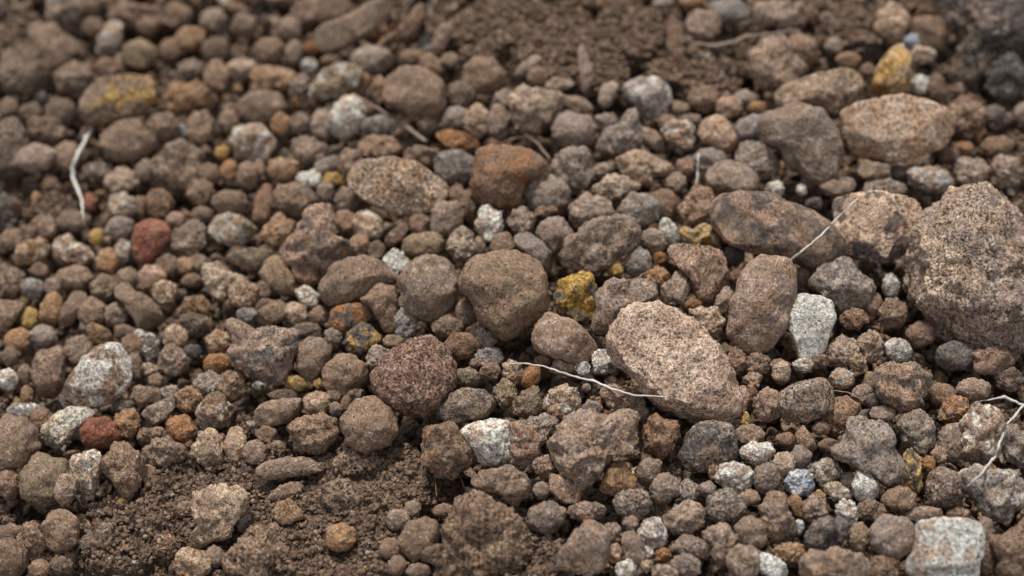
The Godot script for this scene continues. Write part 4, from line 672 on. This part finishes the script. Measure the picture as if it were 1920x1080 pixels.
func grain_texture(grain_seed: int, cells: float, spread: float, dark: float, pale: float, base := 0.5) -> Array:
	# mineral grains: each cell its own tone, a few dark and a few pale ones; colour and relief
	var size := 512
	var cell := FastNoiseLite.new()
	cell.seed = grain_seed
	cell.noise_type = FastNoiseLite.TYPE_CELLULAR
	cell.cellular_return_type = FastNoiseLite.RETURN_CELL_VALUE
	cell.cellular_jitter = 1.0
	cell.frequency = cells / size
	cell.fractal_type = FastNoiseLite.FRACTAL_NONE
	cell.domain_warp_enabled = true
	cell.domain_warp_amplitude = 6.0
	cell.domain_warp_frequency = 0.06
	var fleck: FastNoiseLite = cell.duplicate()
	fleck.seed = grain_seed + 9
	fleck.frequency = cells * 0.62 / size
	var fine := FastNoiseLite.new()
	fine.seed = grain_seed + 3
	fine.frequency = 0.09
	fine.fractal_octaves = 4
	var broad := FastNoiseLite.new()
	broad.seed = grain_seed + 4
	broad.frequency = 0.012
	broad.fractal_octaves = 3
	var a := cell.get_seamless_image(size, size, false, false, 0.08, false).get_data()
	var b := fleck.get_seamless_image(size, size, false, false, 0.08, false).get_data()
	var f := fine.get_seamless_image(size, size, false, false, 0.08).get_data()
	var w := broad.get_seamless_image(size, size, false, false, 0.08).get_data()
	var code := PackedByteArray()   # linear -> sRGB
	code.resize(1024)
	for i in 1024:
		code[i] = clampi(int(round(255.0 * pow(i / 1023.0, 1.0 / 2.2))), 0, 255)
	var rgb := PackedByteArray()
	rgb.resize(size * size * 3)
	var relief := PackedByteArray()
	relief.resize(size * size)
	for i in size * size:
		var ca := a[i] / 255.0
		var cb := b[i] / 255.0
		var ff := f[i] / 255.0 - 0.5
		var v := base * (1.0 + spread * (ca - 0.5) + 0.55 * ff + 0.35 * (w[i] / 255.0 - 0.5))
		var warm := (fmod(ca * 7.31, 1.0) - 0.5) * 0.16
		var lift := 0.45 + 0.35 * (ca - 0.5) + 0.5 * ff
		if cb < dark:
			v *= 0.42
			warm *= 0.3
			lift -= 0.12
		elif cb > 1.0 - pale:
			v = minf(1.0, v * 1.4 + 0.7 * base)
			warm = -0.10
			lift += 0.10
		rgb[3 * i] = code[clampi(int(v * (1.0 + warm) * 1023.0), 0, 1023)]
		rgb[3 * i + 1] = code[clampi(int(v * 1023.0), 0, 1023)]
		rgb[3 * i + 2] = code[clampi(int(v * (1.0 - warm) * 1023.0), 0, 1023)]
		relief[i] = clampi(int(lift * 255.0), 0, 255)
	return [ImageTexture.create_from_image(Image.create_from_data(size, size, false, Image.FORMAT_RGB8, rgb)),
		ImageTexture.create_from_image(Image.create_from_data(size, size, false, Image.FORMAT_L8, relief))]


func surface(maps: Array, tile: float, relief_cm: float, in_world := false) -> StandardMaterial3D:
	var m := StandardMaterial3D.new()
	m.vertex_color_use_as_albedo = true
	m.roughness = 0.93
	m.metallic_specular = 0.35
	if maps:
		m.albedo_texture = maps[0]
		m.heightmap_enabled = true
		m.heightmap_texture = maps[1]
		m.heightmap_scale = relief_cm
		m.uv1_triplanar = true
		m.uv1_world_triplanar = in_world
		m.uv1_triplanar_sharpness = 4.0
		m.uv1_scale = Vector3.ONE / tile
	return m


func make_materials() -> void:
	var sandy := grain_texture(11, 78.0, 1.2, 0.12, 0.06)
	var coarse := grain_texture(23, 64.0, 1.5, 0.18, 0.09)
	var dusty := grain_texture(37, 92.0, 0.75, 0.09, 0.035)
	var chalk := grain_texture(53, 70.0, 1.15, 0.17, 0.05, 0.60)
	materials = {
		"chalk": surface(chalk, 0.027, 0.03),
		"sandy": surface(sandy, 0.026, 0.03), "coarse": surface(coarse, 0.028, 0.04), "dusty": surface(dusty, 0.030, 0.024),
		"gravel": surface(sandy, 10.0, 0.03), "soil": surface(coarse, 0.035, 0.04, true), "grain": surface([], 1.0, 0.0),
	}
	for k in ["ivory", "pale", "bark", "hair"]:
		var m := surface([], 1.0, 0.0)
		m.albedo_color = {"ivory": Color8(214, 206, 193), "pale": Color8(198, 190, 180), "bark": Color8(140, 121, 104), "hair": Color8(140, 104, 88)}[k]
		m.vertex_color_use_as_albedo = false
		m.roughness = 0.7
		materials[k] = m


func make_spheres() -> void:
	var g := (1.0 + sqrt(5.0)) / 2.0
	var points := PackedVector3Array()
	for v in [[-1, g, 0], [1, g, 0], [-1, -g, 0], [1, -g, 0], [0, -1, g], [0, 1, g], [0, -1, -g], [0, 1, -g], [g, 0, -1], [g, 0, 1], [-g, 0, -1], [-g, 0, 1]]:
		points.append(Vector3(v[0], v[1], v[2]).normalized())
	var faces := PackedInt32Array([0, 11, 5, 0, 5, 1, 0, 1, 7, 0, 7, 10, 0, 10, 11, 1, 5, 9, 5, 11, 4, 11, 10, 2, 10, 7, 6, 7, 1, 8, 3, 9, 4, 3, 4, 2, 3, 2, 6, 3, 6, 8, 3, 8, 9, 4, 9, 5, 2, 4, 11, 6, 2, 10, 8, 6, 7, 9, 8, 1])
	for level in 6:
		var turned := PackedInt32Array()     # front faces run clockwise
		turned.resize(faces.size())
		for i in range(0, faces.size(), 3):
			turned[i] = faces[i]
			turned[i + 1] = faces[i + 2]
			turned[i + 2] = faces[i + 1]
		spheres.append([points.duplicate(), turned])
		var middle := {}
		var next := PackedInt32Array()
		for i in range(0, faces.size(), 3):
			var m := [0, 0, 0]
			for k in 3:
				var a := faces[i + k]
				var b := faces[i + (k + 1) % 3]
				var key := mini(a, b) * 100000 + maxi(a, b)
				if not middle.has(key):
					middle[key] = points.size()
					points.append(((points[a] + points[b]) * 0.5).normalized())
				m[k] = middle[key]
			next.append_array([faces[i], m[0], m[2], faces[i + 1], m[1], m[0], faces[i + 2], m[2], m[1], m[0], m[1], m[2]])
		faces = next


func commit(points: PackedVector3Array, faces: PackedInt32Array, colors: PackedColorArray, material: Material) -> ArrayMesh:
	var normals := PackedVector3Array()
	normals.resize(points.size())
	for i in range(0, faces.size(), 3):
		var a := faces[i]
		var b := faces[i + 1]
		var c := faces[i + 2]
		var n := (points[c] - points[a]).cross(points[b] - points[a])
		normals[a] += n
		normals[b] += n
		normals[c] += n
	for i in normals.size():
		normals[i] = normals[i].normalized()
	var data := []
	data.resize(Mesh.ARRAY_MAX)
	data[Mesh.ARRAY_VERTEX] = points
	data[Mesh.ARRAY_NORMAL] = normals
	data[Mesh.ARRAY_INDEX] = faces
	if colors:
		data[Mesh.ARRAY_COLOR] = colors
	var mesh := ArrayMesh.new()
	mesh.add_surface_from_arrays(Mesh.PRIMITIVE_TRIANGLES, data, [], {}, 0)
	mesh.surface_set_material(0, material)
	return mesh


func numbered(called: String) -> String:
	names[called] = names.get(called, -1) + 1
	return called if names[called] == 0 else "%s_%03d" % [called, names[called]]


func bed(x: float, z: float) -> float:
	# the level at which the stones lie: it falls away towards -x
	return -0.026 * smoothstep(0.03, -0.16, x) - 0.006 * smoothstep(0.10, 0.17, x)


func soil_share(x: float, z: float) -> float:
	var s := 0.0
	for c in SOIL:
		s = maxf(s, 1.0 - Vector2(x * 1000.0 - c[0], z * 1000.0 - c[1]).length() / c[2])
	return smoothstep(0.0, 0.35, s)


func ground_height(x: float, z: float) -> float:
	var y := bed(x, z) - 0.0115 + 0.0012 * noise.get_noise_2d(x * 60.0, z * 60.0)
	if absf(x) < 0.3 and absf(z) < 0.25:
		var s := soil_share(x, z)
		y += s * (0.0122 + 0.0016 * noise.get_noise_2d(x * 90.0 + 7.0, z * 90.0) + 0.0013 * noise.get_noise_2d(x * 260.0, z * 260.0) + 0.0003 * noise.get_noise_2d(x * 900.0, z * 900.0))
		for c in HOLLOW:
			y -= 0.009 * smoothstep(1.0, 0.3, Vector2(x * 1000.0 - c[0], z * 1000.0 - c[1]).length() / c[2])
	return y


func make_ground() -> void:
	var lines := []
	for i in 14:
		lines.append(-0.34 - 4.0 * pow((14 - i) / 14.0, 2.0))
	for i in 341:
		lines.append(-0.34 + 0.002 * i)
	for i in 14:
		lines.append(0.34 + 4.0 * pow((i + 1) / 14.0, 2.0))
	var n := lines.size()
	var points := PackedVector3Array()
	var colors := PackedColorArray()
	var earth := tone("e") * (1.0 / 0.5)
	var shaded_earth := tone("f") * (1.0 / 0.5)  # ground colour darkened in noise patches so the gaps look deeply shaded
	for j in n:
		for i in n:
			var x: float = lines[i]
			var z: float = lines[j]
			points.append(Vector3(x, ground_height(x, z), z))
			colors.append(shaded_earth.lerp(earth, clampf(0.5 + noise.get_noise_2d(x * 130.0, z * 130.0 + 40.0), 0.0, 1.0)))
	var faces := PackedInt32Array()
	for j in n - 1:
		for i in n - 1:
			var a := j * n + i
			faces.append_array([a, a + 1, a + n, a + 1, a + n + 1, a + n])
	var o := MeshInstance3D.new()
	o.name = "ground"
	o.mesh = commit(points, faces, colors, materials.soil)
	o.set_meta("kind", "structure")
	o.set_meta("label", "dark brown earth between and beneath the loose stones")
	add_child(o)


func start_grid() -> void:
	columns = int(2.0 * HALF_X / GRID)
	rows = int(2.0 * HALF_Z / GRID)
	height.resize(columns * rows)
	var coarse := 4
	for j in range(0, rows, coarse):
		for i in range(0, columns, coarse):
			var y := ground_height(-HALF_X + (i + 2) * GRID, -HALF_Z + (j + 2) * GRID)
			for b in mini(coarse, rows - j):
				for a in mini(coarse, columns - i):
					height[(j + b) * columns + i + a] = y


func outline_table(o: Array) -> PackedFloat32Array:
	var table := PackedFloat32Array()
	for k in 144:
		var a := TAU * k / 144.0
		if o.size() == 3:
			var t := a - deg_to_rad(o[2])
			table.append((1.0 + 0.09 * noise.get_noise_3d(1.3 * cos(a), 1.3 * sin(a), o[0] * 1.7) + 0.04 * noise.get_noise_3d(3.5 * cos(a), 3.5 * sin(a), o[1] * 1.9)) * o[0] * o[1] * 1e-4 / Vector2(o[1] * cos(t), o[0] * sin(t)).length())
		else:
			var q := k / 6.0
			var i := int(q)
			table.append(cubic_interpolate(o[i], o[(i + 1) % 24], o[(i + 23) % 24], o[(i + 2) % 24], q - i) * 1e-4)
	table.append(table[0])
	return table


func make_stone(s: Array) -> void:
	var form: String = s[2]
	var centre := Vector3(s[3], s[4], s[5]) * 0.001
	var depth: float = s[6] * 1e-4
	var outline := outline_table(s[7])
	var mean := 0.0
	for v in outline:
		mean += v / outline.size()
	var level := 3 if mean < 0.0034 else 4 if mean < 0.0105 else 5
	var unit: PackedVector3Array = spheres[level][0]
	var power: float = rng.randf_range(-0.15, 0.35) + {"R": 2.15, "L": 2.2, "A": 2.6, "B": 3.2, "E": 2.3, "D": 2.2, "C": 2.0, "P": 2.3}[form]
	var broad: float = {"R": 0.085, "L": 0.17, "A": 0.07, "B": 0.06, "E": 0.07, "D": 0.05, "C": 0.18, "P": 0.10}[form]
	var middling: float = {"R": 0.032, "L": 0.07, "A": 0.025, "B": 0.03, "E": 0.03, "D": 0.045, "C": 0.06, "P": 0.075}[form]
	var fine: float = {"R": 0.00016, "L": 0.00024, "A": 0.00014, "B": 0.00018, "E": 0.00012, "D": 0.00026, "C": 0.00045, "P": 0.00032}[form]
	var facets: int = {"R": 1, "L": 3, "A": 9, "B": 7, "E": 3, "D": 1, "C": 1, "P": 2}[form]
	var outline_size: int = s[7].size()
	var cuts := []
	for k in facets:
		var n := Vector3(rng.randfn(0.0, 0.7), rng.randfn(0.0, 0.7), rng.randf_range(0.25, 1.2) + (0.7 if outline_size == 24 and mean > 0.008 else 0.0)).normalized()
		var reach := Vector2(n.x, n.y).length() * mean + n.z * depth * 0.35
		cuts.append([n, lerpf(reach, sqrt(pow(mean * Vector2(n.x, n.y).length(), 2.0) + pow(depth * n.z, 2.0)), 0.5) * rng.randf_range(0.84, 1.02)])
	var shift := Vector2(rng.randf_range(-0.3, 0.3), rng.randf_range(-0.25, 0.35)) * mean
	var off := Vector3(rng.randf(), rng.randf(), rng.randf()) * 400.0
	var first := tone(s[1][0])
	var second := tone(s[1][1]) if s[1].length() > 1 else first
	var share := -9.0 if s[1].length() < 2 else (0.30 if s[1][1] in "yOY" and not s[1][0] in "yOkY" else 0.0 if s[1][1] == "W" else 0.15 if s[1][1] == "k" else 0.17)
	if share > -1.0:
		second = first.lerp(second, COVER[s[1][1]])
	var dust := tone("s")
	var warm := rng.randf_range(-0.05, 0.05)
	var vary := Color(1.0 + warm, 1.0, 1.0 - warm)
	var cling := rng.randf_range(0.14, 0.36)
	var settled := 0.15 if s[1][0] in "wyuYT" else 0.5
	if s[1][0] in "yurOYwTtn":
		cling *= 0.35
	var light := rng.randf_range(0.86, 1.12)
	var spin := Basis.from_euler(Vector3(rng.randf() * TAU, rng.randf() * TAU, rng.randf() * TAU))
	var back := spin.transposed()
	var points := PackedVector3Array()
	points.resize(unit.size())
	var colors := PackedColorArray()
	colors.resize(unit.size())
	var e := 2.0 / power
	var bright := maxf(first.r, second.r) > 0.43   # light minerals wear the light grain
	var divide := 0.60 if bright else 0.5
	var low := 1.0 / mean
	for i in unit.size():
		var d := unit[i]
		var r := sqrt(d.x * d.x + d.y * d.y)
		var q := fposmod(atan2(d.y, d.x), TAU) / TAU * 144.0
		var k := int(q)
		var o := lerpf(outline[k % 144], outline[k % 144 + 1], q - k)
		var across := pow(r, e)
		var n := signf(d.z) * pow(absf(d.z), e)
		var turn := Vector2.ZERO if r < 1e-6 else Vector2(d.x, d.y) / r
		var p := Vector3(turn.x * across * o, turn.y * across * o, n * depth)
		if n > 0.0:
			p.x += shift.x * n * n * n
			p.y += shift.y * n * n * n
		for c in cuts:
			var past: float = p.dot(c[0]) - c[1]
			if past > 0.0:
				p -= c[0] * past * 0.9
		var at := p * low + off
		var a := noise.get_noise_3dv(at * 1.15)
		var b := noise.get_noise_3dv(at * 3.1)
		var c2 := noise.get_noise_3dv(at * 8.0)
		var g := noise.get_noise_3dv(p * 1100.0 + off)
		var way := p.normalized()
		p += way * (mean * (broad * a + middling * (b + 0.5 * c2)) + fine * g)
		var world := side * p.x + up_slope * p.y + outward * p.z
		points[i] = back * world
		# colour: two minerals in patches, dust in patches, tone of its own
		var col := first
		if share > -1.0:
			col = first.lerp(second, smoothstep(share - 0.07, share + 0.07, noise.get_noise_3dv(at * 1.3 + Vector3(50, 0, 0)) + 0.45 * noise.get_noise_3dv(at * 4.5 + Vector3(0, 50, 0)) + 0.25 * c2))
		var dark := 1.0 - smoothstep(0.05, 0.12, col.g)   # dust holds badly on the black mineral
		col = col.lerp(dust, (1.0 - 0.35 * dark) * (cling + settled * smoothstep(-0.1, 0.45, noise.get_noise_3dv(at * 1.9 + Vector3(0, 0, 90)) + 0.5 * c2)))
		var t := light * (1.0 + 0.16 * b + 0.14 * g + 0.12 * c2) / divide
		colors[i] = Color(col.r * vary.r * t, col.g * vary.g * t, col.b * vary.b * t)
		# leave its mark on the height grid
		var gx := int((centre.x + world.x + HALF_X) / GRID)
		var gz := int((centre.z + world.z + HALF_Z) / GRID)
		if gx >= 0 and gz >= 0 and gx < columns and gz < rows:
			var y := centre.y + world.y
			if y > height[gz * columns + gx]:
				height[gz * columns + gx] = y
	var o := MeshInstance3D.new()
	o.name = numbered(s[0])
	o.mesh = commit(points, spheres[level][1], colors, materials[{"R": "dusty", "E": "dusty", "L": "sandy", "A": "sandy", "B": "coarse", "D": "coarse", "C": "soil", "P": "coarse"}[form] if not bright else "chalk"])
	o.transform = Transform3D(spin, centre)
	o.set_meta("label", s[8])
	o.set_meta("category", s[0].replace("_", " "))
	o.set_meta("group", {"rock": "larger rocks of the stone bed", "stone": "middle-sized stones of the stone bed", "pebble": "small pebbles of the stone bed", "soil_clod": "clods of earth among the stones"}[s[0]])
	add_child(o)


func level_at(x: float, z: float) -> float:
	return height[clampi(int((z + HALF_Z) / GRID), 0, rows - 1) * columns + clampi(int((x + HALF_X) / GRID), 0, columns - 1)]


func lump(level: int, broad: float) -> ArrayMesh:
	var unit: PackedVector3Array = spheres[level][0]
	var points := PackedVector3Array()
	var colors := PackedColorArray()
	var off := Vector3(rng.randf(), rng.randf(), rng.randf()) * 300.0
	var cuts := []
	for k in 5:
		cuts.append([Vector3(rng.randfn(), rng.randfn(), rng.randfn()).normalized(), rng.randf_range(0.68, 0.95)])
	for d in unit:
		var p := d * (1.0 + broad * noise.get_noise_3dv(d * 1.2 + off) + 0.3 * broad * noise.get_noise_3dv(d * 3.5 + off))
		for c in cuts:
			var past: float = p.dot(c[0]) - c[1]
			if past > 0.0:
				p -= c[0] * past * 0.85
		points.append(p)
		var t := 1.0 + 0.25 * noise.get_noise_3dv(d * 4.0 + off)
		colors.append(Color(t, t, t))
	return commit(points, spheres[level][1], colors, materials.gravel if level > 1 else materials.grain)


func copies(called: String, under: Node3D, mesh: Mesh, places: Array, colors: Array) -> void:
	var m := MultiMesh.new()
	m.transform_format = MultiMesh.TRANSFORM_3D
	m.use_colors = true
	m.mesh = mesh
	m.instance_count = places.size()
	for i in places.size():
		m.set_instance_transform(i, places[i])
		m.set_instance_color(i, colors[i])
	var o := MultiMeshInstance3D.new()
	o.name = called
	o.multimesh = m
	o.set_meta("kind", "stuff")
	under.add_child(o, true)


func any_tone() -> Color:
	var c := tone("bbbbbbbbdddgggmmmmpptttoGOywv"[rng.randi() % 29])
	return c.lerp(tone("s"), rng.randf_range(0.3, 0.8)) * rng.randf_range(0.8, 1.2)


func in_hollow(x: float, z: float) -> bool:
	for c in HOLLOW:
		if Vector2(x * 1000.0 - c[0], z * 1000.0 - c[1]).length() < c[2] * 0.8:
			return true
	return false


func start_gravel() -> void:
	for k in 8:
		gravel_meshes.append(lump(3 if k < 3 else 2, 0.35 if k < 3 else 0.55))
		gravel_places.append([])
		gravel_colors.append([])


func drop_gravel(tries: int, under: bool) -> void:
	for n in tries:
		var x := rng.randf_range(-HALF_X + 0.01, HALF_X - 0.01)
		var z := rng.randf_range(-HALF_Z + 0.01, HALF_Z - 0.01)
		var inside := absf(x) < 0.185 and z > -0.15 and z < 0.115
		var r := rng.randf_range(0.0022, 0.0042) if n < tries / 2 else 0.0009 + 0.0012 * pow(rng.randf(), 1.5)
		var top := bed(x, z) + (-0.0026 if r > 0.0022 else -0.006)
		if under:
			r = rng.randf_range(0.0012, 0.0034)
			top = bed(x, z) - 0.0072
		if not inside:
			r = 0.0018 + 0.0085 * pow(rng.randf(), 2.2)
			top = bed(x, z) + r * 0.9 + 0.002
		if level_at(x, z) > top - r * 0.9:
			continue
		var y := level_at(x, z) + r
		for a in 8:
			var reach := r * 0.62
			y = maxf(y, level_at(x + reach * cos(a * PI / 4.0), z + reach * sin(a * PI / 4.0)) + r * 0.78)
		y -= r * 0.22
		if y + r * 0.8 > top or in_hollow(x, z):
			continue
		if inside and soil_share(x, z) > 0.35 and rng.randf() < 0.93:
			continue
		var k := rng.randi() % 5 + 3 if r < 0.003 else rng.randi() % 3
		var turn := Basis.from_euler(Vector3(rng.randf() * TAU, rng.randf() * TAU, rng.randf() * TAU))
		var size := Vector3(rng.randf_range(0.8, 1.45), rng.randf_range(0.6, 1.0), rng.randf_range(0.75, 1.15)) * r
		gravel_places[k].append(Transform3D(turn.scaled_local(size), Vector3(x, y, z)))
		gravel_colors[k].append(any_tone() * (1.0 / 0.5))
		var cells := int(r / GRID)
		var gx := int((x + HALF_X) / GRID)
		var gz := int((z + HALF_Z) / GRID)
		for j in range(maxi(gz - cells, 0), mini(gz + cells + 1, rows)):
			for i in range(maxi(gx - cells, 0), mini(gx + cells + 1, columns)):
				var d := r * r - GRID * GRID * ((i - gx) * (i - gx) + (j - gz) * (j - gz))
				if d > 0.0:
					height[j * columns + i] = maxf(height[j * columns + i], y + sqrt(d))


func finish_gravel() -> void:
	var root := Node3D.new()
	root.name = "gravel"
	root.set_meta("kind", "stuff")
	root.set_meta("label", "loose fine gravel filling the gaps between the larger stones")
	root.set_meta("category", "gravel")
	add_child(root)
	for k in 8:
		copies("fine_gravel", root, gravel_meshes[k], gravel_places[k], gravel_colors[k])


func scatter_grains() -> void:
	# crumbs of earth and sand, thick on the bare soil and thin elsewhere between the stones
	var meshes := []
	var places := []
	var colors := []
	for k in 4:
		meshes.append(lump(1, 0.7))
		places.append([])
		colors.append([])
	for n in 640000:
		var x := rng.randf_range(-0.19, 0.19)
		var z := rng.randf_range(-0.155, 0.12)
		var s := soil_share(x, z)
		if rng.randf() > 0.45 + 0.55 * s:
			continue
		var y := level_at(x, z)
		if y > bed(x, z) + 0.0030 * s:
			continue
		var r := 0.00011 + 0.0008 * pow(rng.randf(), 5.0)
		var k := rng.randi() % 4
		places[k].append(Transform3D(Basis.from_euler(Vector3(rng.randf() * TAU, rng.randf() * TAU, 0.0)).scaled_local(Vector3(1.1, 0.8, 1.0) * r), Vector3(x, y + r * 0.3, z)))
		colors[k].append((tone("cccdeb"[rng.randi() % 6]) if rng.randf() < 0.86 else any_tone()) * rng.randf_range(0.7, 1.25))
	var root := Node3D.new()
	root.name = "soil_grains"
	root.set_meta("kind", "stuff")
	root.set_meta("label", "crumbs of brown earth and sand lying on the bare soil")
	root.set_meta("category", "soil")
	add_child(root)
	for k in 4:
		copies("soil_crumbs", root, meshes[k], places[k], colors[k])


func make_root(s: Array) -> void:
	var curve := Curve3D.new()
	var radii := []
	var v: Array = s[3]
	var count := v.size() / 4
	var spots := []
	for i in count:
		spots.append(Vector3(v[4 * i], v[4 * i + 1], v[4 * i + 2]) * 0.001)
		radii.append(v[4 * i + 3] * 0.001)
	var base: Vector3 = spots[0]
	var around := 8
	var points := PackedVector3Array()
	var faces := PackedInt32Array()
	var steps: int = (count - 1) * 4
	var seed_off := rng.randf() * 90.0
	var line := []
	for k in steps + 1:
		var q := k / 4.0
		var i := mini(int(q), count - 2)
		var t := q - i
		var p: Vector3 = spots[i].cubic_interpolate(spots[i + 1], spots[maxi(i - 1, 0)], spots[mini(i + 2, count - 1)], t)
		p += Vector3(noise.get_noise_1d(k * 0.23 + seed_off), noise.get_noise_1d(k * 0.23 + seed_off + 40.0), noise.get_noise_1d(k * 0.23 + seed_off + 80.0)) * 0.0002
		line.append([p - base, lerpf(radii[i], radii[i + 1], t) * (1.0 + 0.3 * noise.get_noise_1d(k * 0.4 + seed_off))])
	for k in steps + 1:
		var ahead: Vector3 = (line[mini(k + 1, steps)][0] - line[maxi(k - 1, 0)][0]).normalized()
		var one := ahead.cross(Vector3(0.31, 0.77, 0.55)).normalized()
		var two := ahead.cross(one)
		for a in around:
			var w := TAU * a / around
			points.append(line[k][0] + (one * cos(w) + two * sin(w)) * line[k][1] * (1.0 + 0.2 * noise.get_noise_2d(k * 0.7, a * 1.3 + seed_off)))
	for k in steps:
		for a in around:
			var b := (a + 1) % around
			var i := k * around
			faces.append_array([i + a, i + around + a, i + b, i + b, i + around + a, i + around + b])
	for cap in [0, steps]:
		var tip := points.size()
		points.append(line[cap][0] + (line[cap][0] - line[1 if cap == 0 else steps - 1][0]).normalized() * line[cap][1] * 0.8)
		for a in around:
			var b := (a + 1) % around
			if cap == 0:
				faces.append_array([tip, a, b])
			else:
				faces.append_array([tip, steps * around + b, steps * around + a])
	var o := MeshInstance3D.new()
	o.name = numbered(s[0])
	o.mesh = commit(points, faces, PackedColorArray(), materials[s[1]])
	o.position = base
	o.set_meta("label", s[2])
	o.set_meta("category", s[0])
	o.set_meta("group", "rootlets and twigs lying on the stones")
	add_child(o)
